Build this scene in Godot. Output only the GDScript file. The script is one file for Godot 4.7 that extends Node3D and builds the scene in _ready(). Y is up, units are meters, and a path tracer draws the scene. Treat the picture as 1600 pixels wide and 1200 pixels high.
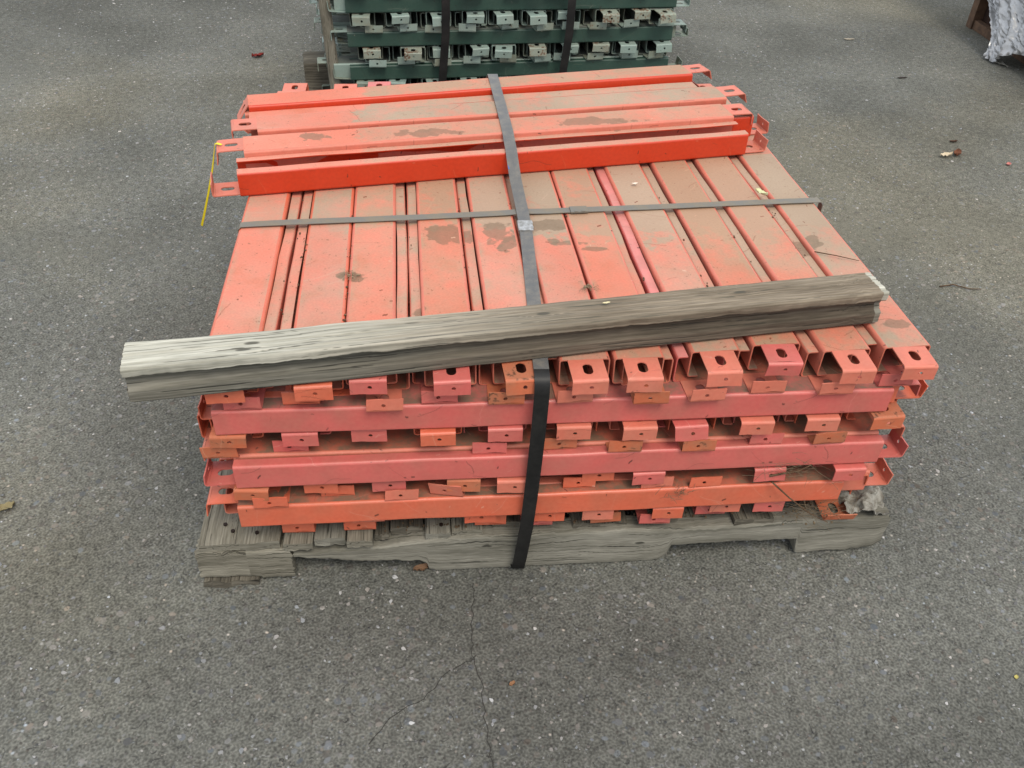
extends Node3D
# A strapped stack of orange pallet supports on a wooden pallet on asphalt, a green stack behind it.

const T := 0.002          # sheet thickness
const W := 0.080          # channel width
const H := 0.050          # channel depth
const TL := 0.047         # tab length to its bend
const TW := 0.055         # tab width

var taken := {}
var mat := {}
var mesh_cache := {}
var rng := RandomNumberGenerator.new()
var nz := FastNoiseLite.new()


# ---------------------------------------------------------------- names and tags
func numbered(called: String) -> String:
	var n: int = taken.get(called, -1) + 1
	taken[called] = n
	return called if n == 0 else "%s_%03d" % [called, n]

func tag(o: Node, label: String, category: String, group := "") -> Node:
	o.set_meta("label", label)
	o.set_meta("category", category)
	if group:
		o.set_meta("group", group)
	return o

func thing(called: String, label: String, category: String, at := Vector3.ZERO, group := "") -> Node3D:
	var o := Node3D.new()
	o.name = numbered(called)
	add_child(o)
	o.position = at
	tag(o, label, category, group)
	return o

func obj(called: String, mesh: Mesh, mats, parent: Node = self) -> MeshInstance3D:
	var m := MeshInstance3D.new()
	m.mesh = mesh
	if parent == self:
		m.name = numbered(called)
	else:
		m.name = called
		var k := 0
		while parent.has_node(NodePath(m.name)):
			k += 1
			m.name = "%s_%03d" % [called, k]
	if mats is Array:
		for i in mats.size():
			m.set_surface_override_material(i, mats[i])
	else:
		for i in mesh.get_surface_count():
			m.set_surface_override_material(i, mats)
	parent.add_child(m, true)
	return m

func structure(o: Node) -> Node:
	o.set_meta("kind", "structure")
	return o


# ---------------------------------------------------------------- mesh building
class MB:
	var v := PackedVector3Array()
	var n := PackedVector3Array()
	var uv := PackedVector2Array()
	var uv2 := PackedVector2Array()
	func tri(a: Vector3, b: Vector3, c: Vector3, na: Vector3, nb: Vector3, nc: Vector3, ua := Vector2.ZERO, ub := Vector2.ZERO, uc := Vector2.ZERO) -> void:
		if (b - a).cross(c - a).dot(na + nb + nc) > 0.0:
			v.append(a); v.append(c); v.append(b)
			n.append(na); n.append(nc); n.append(nb)
			uv.append(ua); uv.append(uc); uv.append(ub)
		else:
			v.append(a); v.append(b); v.append(c)
			n.append(na); n.append(nb); n.append(nc)
			uv.append(ua); uv.append(ub); uv.append(uc)
	func quad(a: Vector3, b: Vector3, c: Vector3, d: Vector3, na: Vector3, nb: Vector3, nc: Vector3, nd: Vector3, ua := Vector2.ZERO, ub := Vector2.ZERO, uc := Vector2.ZERO, ud := Vector2.ZERO) -> void:
		tri(a, b, c, na, nb, nc, ua, ub, uc)
		tri(a, c, d, na, nc, nd, ua, uc, ud)
	func flat(a: Vector3, b: Vector3, c: Vector3, d: Vector3, nn: Vector3) -> void:
		quad(a, b, c, d, nn, nn, nn, nn)
	func box(c: Vector3, s: Vector3) -> void:
		var h := s / 2.0
		for ax in 3:
			for sg in [-1.0, 1.0]:
				var nn := Vector3.ZERO
				nn[ax] = sg
				var p := Vector3.ZERO
				var q := Vector3.ZERO
				p[(ax + 1) % 3] = h[(ax + 1) % 3]
				q[(ax + 2) % 3] = h[(ax + 2) % 3]
				var o := c + nn * h[ax]
				flat(o - p - q, o + p - q, o + p + q, o - p + q, nn)
	func to_arrays() -> Array:
		var a := []
		a.resize(Mesh.ARRAY_MAX)
		a[Mesh.ARRAY_VERTEX] = v
		a[Mesh.ARRAY_NORMAL] = n
		a[Mesh.ARRAY_TEX_UV] = uv
		return a
	func add_to(m: ArrayMesh) -> void:
		m.add_surface_from_arrays(Mesh.PRIMITIVE_TRIANGLES, to_arrays())
	func mesh() -> ArrayMesh:
		var m := ArrayMesh.new()
		add_to(m)
		return m

# a grid of points (rows of equal length) as a smooth surface; out is a point inside it that normals face away from (per row)
func grid(mb: MB, rows: Array, closed: bool, us: PackedFloat32Array, vs: PackedFloat32Array, flip := false, other: MB = null, sel := PackedByteArray()) -> void:
	var R := rows.size()
	var K: int = rows[0].size()
	var nor := []
	for r in R:
		var line := PackedVector3Array()
		var up: PackedVector3Array = rows[mini(r + 1, R - 1)]
		var dn: PackedVector3Array = rows[maxi(r - 1, 0)]
		var cur: PackedVector3Array = rows[r]
		for k in K:
			var kp := (k + 1) % K if closed else mini(k + 1, K - 1)
			var km := (k - 1 + K) % K if closed else maxi(k - 1, 0)
			var q := (up[k] - dn[k]).cross(cur[kp] - cur[km])
			line.append((-q if flip else q).normalized())
		nor.append(line)
	for r in R - 1:
		var a: PackedVector3Array = rows[r]
		var b: PackedVector3Array = rows[r + 1]
		var na: PackedVector3Array = nor[r]
		var nb: PackedVector3Array = nor[r + 1]
		for k in (K if closed else K - 1):
			var j := (k + 1) % K
			var to := other if sel.size() and sel[k] == 1 else mb
			to.quad(a[k], a[j], b[j], b[k], na[k], na[j], nb[j], nb[k], Vector2(us[r], vs[k]), Vector2(us[r], vs[k + 1]), Vector2(us[r + 1], vs[k + 1]), Vector2(us[r + 1], vs[k]))

func cap(mb: MB, ring: PackedVector3Array, nn: Vector3) -> void:
	var c := Vector3.ZERO
	for p in ring:
		c += p
	c /= ring.size()
	for k in ring.size():
		var a := ring[k]
		var b := ring[(k + 1) % ring.size()]
		mb.tri(c, a, b, nn, nn, nn, Vector2(c.z, c.y), Vector2(a.z, a.y), Vector2(b.z, b.y))

# lipped channel, web on top at y 0, from z 0 to z -L; surface 0 the web, surface 1 the walls and lips
func channel_mesh(L: float, seed_: int, h := H, w := W, lip := 0.018) -> ArrayMesh:
	var key := "ch%s_%d_%s_%s_%s" % [L, seed_, h, w, lip]
	if mesh_cache.has(key):
		return mesh_cache[key]
	var corner := [Vector2(-w / 2 + lip, -h), Vector2(-w / 2, -h), Vector2(-w / 2, 0), Vector2(w / 2, 0), Vector2(w / 2, -h), Vector2(w / 2 - lip, -h)]
	var pts := PackedVector2Array()
	var nrm := PackedVector2Array()
	var kind := PackedInt32Array()      # kind of the segment that starts at each point
	var rad := 0.0052
	for i in 6:
		var p: Vector2 = corner[i]
		var d_in: Vector2 = (p - corner[i - 1]).normalized() if i > 0 else Vector2.ZERO
		var d_out: Vector2 = (corner[i + 1] - p).normalized() if i < 5 else Vector2.ZERO
		if i == 0 or i == 5:
			var d := d_out if i == 0 else d_in
			pts.append(p)
			nrm.append(Vector2(-d.y, d.x))
			kind.append(2 if i == 0 else 1)
			continue
		var n0 := Vector2(-d_in.y, d_in.x)
		var n1 := Vector2(-d_out.y, d_out.x)
		var c := p - n0 * rad - n1 * rad
		for s in 6:
			var f := s / 5.0
			var nn := n0.slerp(n1, f).normalized()
			pts.append(c + nn * rad)
			nrm.append(nn)
			kind.append(1)
		if i == 2:
			kind[kind.size() - 1] = 0
		if i == 4:
			kind[kind.size() - 1] = 2
		if i == 1:
			for s in 3:
				kind[kind.size() - 6 + s] = 2
		if i == 4:
			for s in 3:
				kind[kind.size() - 1 - s] = 2
	var fn := FastNoiseLite.new()
	fn.seed = seed_
	fn.frequency = 1.0
	var steps := 14
	var web := MB.new()
	var rest := MB.new()
	var lips := MB.new()
	var secs := []
	for s in steps + 1:
		var z := -L * s / steps
		var edge := 1.0 if s > 0 and s < steps else 0.5
		var o := PackedVector2Array()
		var q := PackedVector2Array()
		for k in pts.size():
			var p := pts[k]
			var depth := -p.y / h
			var dx := fn.get_noise_2d(z * 2.2, 3.0 + signf(p.x) * 5.0) * 0.0035 * depth + fn.get_noise_2d(z * 9.0, 13.0 + signf(p.x) * 5.0) * 0.0012 * depth
			var dy := fn.get_noise_2d(z * 1.3, 30.0) * 0.002 * edge + fn.get_noise_2d(z * 7.0, 40.0 + p.x * 60.0) * 0.0009 * edge
			var pp := p + Vector2(dx, dy)
			o.append(pp)
			q.append(pp - nrm[k] * T)
		secs.append([z, o, q])
	for s in steps:
		var z0: float = secs[s][0]
		var z1: float = secs[s + 1][0]
		for k in pts.size() - 1:
			var mb: MB = [web, rest, lips][kind[k]]
			for side in 2:
				var A: PackedVector2Array = secs[s][1 + side]
				var B: PackedVector2Array = secs[s + 1][1 + side]
				var sg := 1.0 if side == 0 else -1.0
				var na := Vector3(nrm[k].x, nrm[k].y, 0) * sg
				var nb := Vector3(nrm[k + 1].x, nrm[k + 1].y, 0) * sg
				mb.quad(Vector3(A[k].x, A[k].y, z0), Vector3(A[k + 1].x, A[k + 1].y, z0), Vector3(B[k + 1].x, B[k + 1].y, z1), Vector3(B[k].x, B[k].y, z1), na, nb, nb, na)
		for k in [0, pts.size() - 1]:       # edges of the lips
			var nn := Vector3(1 if k == 0 else -1, 0, 0)
			rest.flat(Vector3(secs[s][1][k].x, secs[s][1][k].y, z0), Vector3(secs[s][2][k].x, secs[s][2][k].y, z0), Vector3(secs[s + 1][2][k].x, secs[s + 1][2][k].y, z1), Vector3(secs[s + 1][1][k].x, secs[s + 1][1][k].y, z1), nn)
	for s in [0, steps]:
		var z: float = secs[s][0]
		for k in pts.size() - 1:
			rest.flat(Vector3(secs[s][1][k].x, secs[s][1][k].y, z), Vector3(secs[s][1][k + 1].x, secs[s][1][k + 1].y, z), Vector3(secs[s][2][k + 1].x, secs[s][2][k + 1].y, z), Vector3(secs[s][2][k].x, secs[s][2][k].y, z), Vector3(0, 0, 1 if s == 0 else -1))
	var m := ArrayMesh.new()
	web.add_to(m)
	rest.add_to(m)
	lips.add_to(m)
	mesh_cache[key] = m
	return m

func ray_rect(a: float, x0: float, x1: float, y0: float, y1: float) -> Vector2:
	var d := Vector2(cos(a), sin(a))
	var t := 1e9
	if d.x > 1e-9: t = minf(t, x1 / d.x)
	if d.x < -1e-9: t = minf(t, x0 / d.x)
	if d.y > 1e-9: t = minf(t, y1 / d.y)
	if d.y < -1e-9: t = minf(t, y0 / d.y)
	return d * t

func ray_slot(a: float, half: float, r: float) -> Vector2:   # stadium along x, straight part 2*half
	var d := Vector2(cos(a), sin(a))
	if half <= 0.0:
		return d * r
	if absf(d.y) > 1e-6:
		var t := r / absf(d.y)
		if absf(d.x * t) <= half:
			return d * t
	var cx := half * signf(d.x)
	var b := d.x * cx
	var disc := b * b - (cx * cx - r * r)
	return d * (b + sqrt(maxf(disc, 0.0)))

# end tab: a plate with a slot, a bend and a drop with a small hole; from z 0 (body end) towards +z, top at y 0
func tab_mesh(variant: int) -> ArrayMesh:
	var key := "tab%d" % variant
	if mesh_cache.has(key):
		return mesh_cache[key]
	var fn := FastNoiseLite.new()
	fn.seed = 100 + variant
	fn.frequency = 1.0
	var r := 0.0052
	var drop := 0.021
	var droop := [0.0, 0.05, -0.06, 0.12, -0.1][variant % 5] as float
	var shear := [0.0, 0.04, -0.05, 0.1, -0.02][variant % 5] as float
	var bent := [1.0, 0.95, 1.05, 0.9, 0.8][variant % 5] as float     # how far the end is bent, 1 is a right angle
	var arc := r * PI / 2 * bent
	var a_end := TL + arc + drop
	var place := func(a: float, b: float, dn: float) -> Vector3:
		# a along, b across, dn depth below the top face
		var p: Vector3
		var nn := Vector3(0, 1, 0)
		if a <= TL:
			p = Vector3(b, 0, a)
		elif a <= TL + arc:
			var t := (a - TL) / r
			nn = Vector3(0, cos(t), sin(t))
			p = Vector3(b, -r, TL) + nn * r
		else:
			var t := arc / r
			nn = Vector3(0, cos(t), sin(t))
			p = Vector3(b, -r, TL) + nn * r + Vector3(0, -sin(t), cos(t)) * (a - TL - arc)
		p -= nn * dn
		var f := clampf(a / a_end, 0, 1)
		p.y -= droop * f * f * 0.05
		p.x += shear * f * f * 0.06
		p.z += fn.get_noise_2d(b * 25.0, a * 20.0) * 0.0016 * f
		p.y += fn.get_noise_2d(b * 22.0 + 9.0, a * 25.0) * 0.0014 * f
		return p
	var mb := MB.new()
	var put := func(q0: Vector2, q1: Vector2, q2: Vector2, q3: Vector2) -> void:
		for side in 2:
			var dn := T * side
			var A: Vector3 = place.call(q0.x, q0.y, dn)
			var B: Vector3 = place.call(q1.x, q1.y, dn)
			var C: Vector3 = place.call(q2.x, q2.y, dn)
			var D: Vector3 = place.call(q3.x, q3.y, dn)
			var c := (q0 + q1 + q2 + q3) / 4.0
			var nn: Vector3 = (place.call(c.x, c.y, -0.01) - place.call(c.x, c.y, 0.0)).normalized() * (1.0 if side == 0 else -1.0)
			var ns := []
			for q in [q0, q1, q2, q3]:
				var inset: float = clampf(q.x, TL + 0.0005, TL + arc - 0.0005) if c.x > TL and c.x < TL + arc else (minf(q.x, TL - 0.0005) if c.x < TL else maxf(q.x, TL + arc + 0.0005))
				ns.append((place.call(inset, q.y, -0.01) - place.call(inset, q.y, 0.0)).normalized() * (1.0 if side == 0 else -1.0))
			mb.quad(A, B, C, D, ns[0], ns[1], ns[2], ns[3])
	var rim := func(q0: Vector2, q1: Vector2, towards: Vector2) -> void:
		var A: Vector3 = place.call(q0.x, q0.y, 0.0)
		var B: Vector3 = place.call(q1.x, q1.y, 0.0)
		var C: Vector3 = place.call(q1.x, q1.y, T)
		var D: Vector3 = place.call(q0.x, q0.y, T)
		var m0 := (q0 + q1) / 2.0
		var m1 := m0 + towards * 0.001
		var nn: Vector3 = (place.call(m1.x, m1.y, 0.0) - place.call(m0.x, m0.y, 0.0)).normalized()
		mb.flat(A, B, C, D, nn)
	var hw := TW / 2
	# plates with holes
	for plate in 2:
		var x0 := 0.0 if plate == 0 else TL + arc
		var x1 := TL if plate == 0 else a_end
		var hc := Vector2(TL * 0.50, 0) if plate == 0 else Vector2(TL + arc + drop * 0.42, 0.002)
		var half := 0.0055 if plate == 0 else 0.0
		var rr := 0.0075 if plate == 0 else 0.0034
		var angles := []
		for k in 28:
			angles.append(TAU * k / 28.0)
		for cx in [x0 - hc.x, x1 - hc.x]:
			for cy in [-hw - hc.y, hw - hc.y]:
				angles.append(fposmod(atan2(cy, cx), TAU))
		angles.sort()
		for k in angles.size():
			var a0: float = angles[k]
			var a1: float = angles[(k + 1) % angles.size()]
			var o0 := hc + ray_rect(a0, x0 - hc.x, x1 - hc.x, -hw - hc.y, hw - hc.y)
			var o1 := hc + ray_rect(a1, x0 - hc.x, x1 - hc.x, -hw - hc.y, hw - hc.y)
			var i0 := hc + ray_slot(a0, half, rr)
			var i1 := hc + ray_slot(a1, half, rr)
			put.call(i0, o0, o1, i1)
			rim.call(i0, i1, (hc - i0).normalized())
			var mid := (o0 + o1) / 2.0
			if absf(absf(mid.y) - hw) < 1e-5:
				rim.call(o0, o1, Vector2(0, signf(mid.y)))
			elif absf(mid.x - a_end) < 1e-5:
				rim.call(o0, o1, Vector2(1, 0))
	for k in 5:
		var a0 := TL + arc * k / 5.0
		var a1 := TL + arc * (k + 1) / 5.0
		put.call(Vector2(a0, -hw), Vector2(a0, hw), Vector2(a1, hw), Vector2(a1, -hw))
		rim.call(Vector2(a0, hw), Vector2(a1, hw), Vector2(0, 1))
		rim.call(Vector2(a0, -hw), Vector2(a1, -hw), Vector2(0, -1))
	var m := mb.mesh()
	mesh_cache[key] = m
	return m

# one pallet support: body channel with a tab at each end; front end of the body at z 0, hollow side down unless upturned
func make_support(label: String, group: String, at: Vector3, yaw: float, upturned: bool, paint: String, web_mat: StandardMaterial3D, opt := {}) -> Node3D:
	var L: float = opt.get("length", 1.07)
	var o := thing("pallet_support", label, "pallet support", at, group)
	o.rotation = Vector3(opt.get("pitch", 0.0), yaw, (PI if upturned else 0.0) + opt.get("roll", 0.0))
	var v: int = opt.get("variant", rng.randi_range(0, 5))
	obj("channel_body", channel_mesh(L, v, opt.get("h", H), opt.get("w", W), opt.get("lip", 0.018)), [web_mat, mat[paint], opt.get("lip_mat", mat[paint])], o)
	var tv: int = opt.get("tab", rng.randi_range(0, 2))
	if tv >= 0:
		var t := obj("end_tab", tab_mesh(tv), mat[opt.get("tab_paint", paint)], o)
		t.rotation.y = opt.get("twist", 0.0) * (-1.0 if upturned else 1.0)
	var bv: int = opt.get("back_tab", rng.randi_range(0, 2))
	if bv >= 0:
		var t2 := obj("end_tab", tab_mesh(bv), mat[opt.get("back_paint", opt.get("tab_paint", paint))], o)
		t2.position.z = -L
		t2.rotation.y = PI
		t2.rotation.x = opt.get("back_tilt", 0.0)
	return o

# a worn plank, beam or post along x, its cross-section drawn by prof (z, y points in order round it)
func plank_mesh(len_: float, prof: PackedVector2Array, seed_: int, rough := 0.0015, steps := 40, ends := 0.004, top_from := 9.0) -> ArrayMesh:
	var fn := FastNoiseLite.new()
	fn.seed = seed_
	fn.frequency = 1.0
	var c := Vector2.ZERO
	for p in prof:
		c += p
	c /= prof.size()
	var rows := []
	var us := PackedFloat32Array()
	var vs := PackedFloat32Array([0.0])
	var acc := 0.0
	for k in prof.size():
		acc += prof[k].distance_to(prof[(k + 1) % prof.size()])
		vs.append(acc)
	for s in steps + 1:
		var f := float(s) / steps
		var x := len_ * f
		us.append(x)
		var ring := PackedVector3Array()
		for k in prof.size():
			var p := prof[k]
			var d := (p - c).normalized()
			var ridge := fn.get_noise_2d(x * 1.6, vs[k] * 95.0) * rough * 0.38 + fn.get_noise_2d(x * 9.0, vs[k] * 60.0 + 50.0) * rough * 0.3 + fn.get_noise_2d(x * 3.0, 80.0) * rough * 0.6
			var q := p + d * ridge
			var sx := x
			if s == 0:
				sx += fn.get_noise_2d(k * 3.7, 11.0) * ends
			elif s == steps:
				sx += fn.get_noise_2d(k * 3.7, 23.0) * ends
			if (s == 0 or s == steps):
				q = c + (q - c) * 0.985
			if top_from < 9.0:
				# worn upper front edge, splintered back unevenly, and shallow furrows along the top
				if p.y > 0.038 and p.x > -0.02:
					var wear := maxf(0.0, fn.get_noise_2d(x * 7.0, 3.0)) * 0.004 + absf(fn.get_noise_2d(x * 38.0, 9.0)) * 0.0022
					q.x -= wear * smoothstep(0.061, 0.050, p.y)
					q.y += fn.get_noise_2d(x * 11.0, 17.0) * 0.0028 * smoothstep(0.058, 0.045, p.y)
				if p.y > 0.058:
					var fur := fn.get_noise_2d(x * 0.9 + 5.0, p.x * 210.0)
					q.y -= 0.0024 * smoothstep(0.12, 0.5, fur)
					q.y += 0.0012 * fn.get_noise_2d(x * 5.0, p.x * 90.0)
			ring.append(Vector3(sx, q.y, q.x))
		rows.append(ring)
	var mb := MB.new()
	var top := MB.new()
	var sel := PackedByteArray()
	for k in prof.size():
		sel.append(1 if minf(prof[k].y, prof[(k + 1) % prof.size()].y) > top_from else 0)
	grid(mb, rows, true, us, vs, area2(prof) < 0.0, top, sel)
	cap(mb, rows[0], Vector3(-1, 0, 0))
	cap(mb, rows[steps], Vector3(1, 0, 0))
	var m := mb.mesh()
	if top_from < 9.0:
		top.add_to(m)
	return m

func area2(p: PackedVector2Array) -> float:
	var a := 0.0
	for i in p.size():
		a += p[i].cross(p[(i + 1) % p.size()])
	return a

func rect_profile(z0: float, z1: float, y0: float, y1: float, n := 6, r := 0.003) -> PackedVector2Array:
	var out := PackedVector2Array()
	var cs := [Vector2(z0, y0), Vector2(z1, y0), Vector2(z1, y1), Vector2(z0, y1)]
	for i in 4:
		var a: Vector2 = cs[i]
		var b: Vector2 = cs[(i + 1) % 4]
		var d := (b - a).normalized()
		for k in n + 1:
			out.append(a + d * r + (b - a - d * 2 * r) * (float(k) / n))
	return out

# a flat strap laid along points; up gives its face direction
func strap_mesh(pts: PackedVector3Array, ups: PackedVector3Array, width: float, thick := 0.0012) -> ArrayMesh:
	var mb := MB.new()
	var tops := []
	for i in pts.size():
		var d := (pts[mini(i + 1, pts.size() - 1)] - pts[maxi(i - 1, 0)]).normalized()
		var u := (ups[i] - d * ups[i].dot(d)).normalized()
		var s := d.cross(u).normalized()
		tops.append([pts[i], u, s])
	for i in pts.size() - 1:
		var a = tops[i]
		var b = tops[i + 1]
		var ha: Vector3 = a[2] * width / 2
		var hb: Vector3 = b[2] * width / 2
		var ta: Vector3 = a[1] * thick
		var tb: Vector3 = b[1] * thick
		var p0: Vector3 = a[0]
		var p1: Vector3 = b[0]
		mb.quad(p0 - ha + ta, p0 + ha + ta, p1 + hb + tb, p1 - hb + tb, a[1], a[1], b[1], b[1])
		mb.quad(p0 - ha, p0 + ha, p1 + hb, p1 - hb, -a[1], -a[1], -b[1], -b[1])
		mb.quad(p0 + ha, p0 + ha + ta, p1 + hb + tb, p1 + hb, a[2], a[2], b[2], b[2])
		mb.quad(p0 - ha, p0 - ha + ta, p1 - hb + tb, p1 - hb, -a[2], -a[2], -b[2], -b[2])
	for e in [0, pts.size() - 1]:
		var a = tops[e]
		var h: Vector3 = a[2] * width / 2
		var t: Vector3 = a[1] * thick
		var p: Vector3 = a[0]
		var nn := (pts[1] - pts[0]).normalized() * -1.0 if e == 0 else (pts[e] - pts[e - 1]).normalized()
		mb.flat(p - h, p + h, p + h + t, p - h + t, nn)
	return mb.mesh()

func tube(mb: MB, pts: PackedVector3Array, r0: float, r1: float, sides := 6) -> void:
	var rows := []
	var us := PackedFloat32Array()
	var vs := PackedFloat32Array()
	for k in sides + 1:
		vs.append(float(k) / sides)
	for i in pts.size():
		var d := (pts[mini(i + 1, pts.size() - 1)] - pts[maxi(i - 1, 0)]).normalized()
		var a := d.cross(Vector3(0.3, 0.9, 0.2)).normalized()
		var b := d.cross(a)
		var r := lerpf(r0, r1, float(i) / (pts.size() - 1))
		var ring := PackedVector3Array()
		for k in sides:
			ring.append(pts[i] + (a * cos(TAU * k / sides) + b * sin(TAU * k / sides)) * r)
		rows.append(ring)
		us.append(i)
	grid(mb, rows, true, us, vs, true)

# a thin curled leaf or scrap lying on its own origin
func scrap_mesh(sx: float, sz: float, curl: float, seed_: int, n := 8, point := true) -> ArrayMesh:
	var fn := FastNoiseLite.new()
	fn.seed = seed_
	fn.frequency = 1.0
	var mb := MB.new()
	for side in 2:
		var rows := []
		var us := PackedFloat32Array()
		var vs := PackedFloat32Array()
		for j in n + 1:
			vs.append(float(j) / n)
		for i in n + 1:
			var f := float(i) / n * 2 - 1
			us.append(f)
			var wid := sz * (sqrt(maxf(0.0, 1 - f * f)) * 0.95 + 0.05 if point else 1.0 + fn.get_noise_2d(f * 3.0, 77.0) * 0.35)
			var row := PackedVector3Array()
			for j in n + 1:
				var g := float(j) / n * 2 - 1
				var y := curl * (g * g * 0.6 + f * f * 0.4) * sz + fn.get_noise_2d(f * 2.1, g * 2.1 + 9.0) * curl * sz * 0.9
				row.append(Vector3(f * sx / 2, y + 0.002 + side * -0.0005 + curl * sz * 0.4, g * wid / 2 + fn.get_noise_2d(f * 2.0, 5.0) * sz * 0.2))
			rows.append(row)
		grid(mb, rows, false, us, vs, side == 0)
	return mb.mesh()


# ---------------------------------------------------------------- textures
func lay(seed_: int, freq: float, n: int, oct := 4, ridged := false) -> PackedByteArray:
	var f := FastNoiseLite.new()
	f.seed = seed_
	f.noise_type = FastNoiseLite.TYPE_SIMPLEX_SMOOTH
	f.frequency = freq
	f.fractal_octaves = oct
	f.fractal_type = FastNoiseLite.FRACTAL_RIDGED if ridged else FastNoiseLite.FRACTAL_FBM
	return f.get_seamless_image(n, n, false, false, 0.15, false).get_data()

func tex(img: Image) -> ImageTexture:
	return ImageTexture.create_from_image(img)

# sheet paint: base colour with chalking, dust, scuffs and rust, one tile of 0.6 m
func paint(base: Color, chalk: float, dust: float, rust: float, seed_: int, rough := 0.5, dust_col := Color(0.48, 0.40, 0.32)) -> StandardMaterial3D:
	var n := 512
	var a := lay(seed_, 0.006, n)
	var b := lay(seed_ + 1, 0.03, n)
	var c := lay(seed_ + 2, 0.12, n, 3)
	var d := lay(seed_ + 3, 0.016, n, 5)
	var out := PackedByteArray()
	out.resize(n * n * 3)
	var pale := base.lerp(Color(0.82, 0.62, 0.55), 0.5)
	for i in n * n:
		var va := a[i] / 255.0
		var vb := b[i] / 255.0
		var vc := c[i] / 255.0
		var vd := d[i] / 255.0
		var col := base.lerp(pale, clampf(chalk * (0.35 + (va - 0.5) * 1.4 + (vb - 0.5) * 0.5), 0.0, 1.0))
		col = col.lerp(dust_col, clampf(dust * (0.5 + (vd - 0.5) * 2.2 + (vc - 0.5) * 0.9), 0.0, 0.92))
		col = col * (0.95 + 0.1 * vc)
		if rust > 0.0:
			var rr := smoothstep(0.78 - rust * 0.35, 0.88 - rust * 0.35, vd * 0.6 + vc * 0.4)
			col = col.lerp(Color(0.40, 0.24, 0.15).lerp(Color(0.26, 0.17, 0.12), vb), rr * 0.85)
		if vc * 0.55 + vb * 0.45 > 0.80:
			col = col.lerp(Color(0.33, 0.24, 0.2), 0.6)
		out[i * 3] = int(clampf(col.r, 0, 1) * 255)
		out[i * 3 + 1] = int(clampf(col.g, 0, 1) * 255)
		out[i * 3 + 2] = int(clampf(col.b, 0, 1) * 255)
	scratch(out, n, seed_, base.lerp(Color(0.80, 0.68, 0.62), 0.65), base.lerp(Color(0.16, 0.11, 0.09), 0.75), 150)
	var m := StandardMaterial3D.new()
	m.albedo_texture = tex(Image.create_from_data(n, n, false, Image.FORMAT_RGB8, out))
	m.uv1_triplanar = true
	m.uv1_world_triplanar = true
	m.uv1_triplanar_sharpness = 6.0
	m.uv1_scale = Vector3.ONE / 0.6
	m.roughness = rough
	m.metallic_specular = 0.5
	return m

# scratches and small chips drawn into a paint sheet
func scratch(out: PackedByteArray, n: int, seed_: int, pale: Color, dark: Color, count: int) -> void:
	var r := RandomNumberGenerator.new()
	r.seed = seed_ * 7 + 1
	for s in count:
		var p := Vector2(r.randf() * n, r.randf() * n)
		var a := r.randfn(0.0, 0.5) + (PI / 2 if r.randf() < 0.3 else 0.0)
		var chip := r.randf() < 0.4
		var len_ := r.randi_range(2, 7) if chip else r.randi_range(8, 60)
		var col := dark if r.randf() < (0.75 if chip else 0.45) else pale
		var al := r.randf_range(0.4, 0.9) if chip else r.randf_range(0.12, 0.5)
		var wd := r.randi_range(1, 3) if chip else 1
		for k in len_:
			a += r.randfn(0.0, 0.06)
			p += Vector2(cos(a), sin(a))
			for w in wd:
				var q := (posmod(int(p.y) + w, n) * n + posmod(int(p.x), n)) * 3
				out[q] = int(lerpf(out[q], col.r * 255, al))
				out[q + 1] = int(lerpf(out[q + 1], col.g * 255, al))
				out[q + 2] = int(lerpf(out[q + 2], col.b * 255, al))

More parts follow.
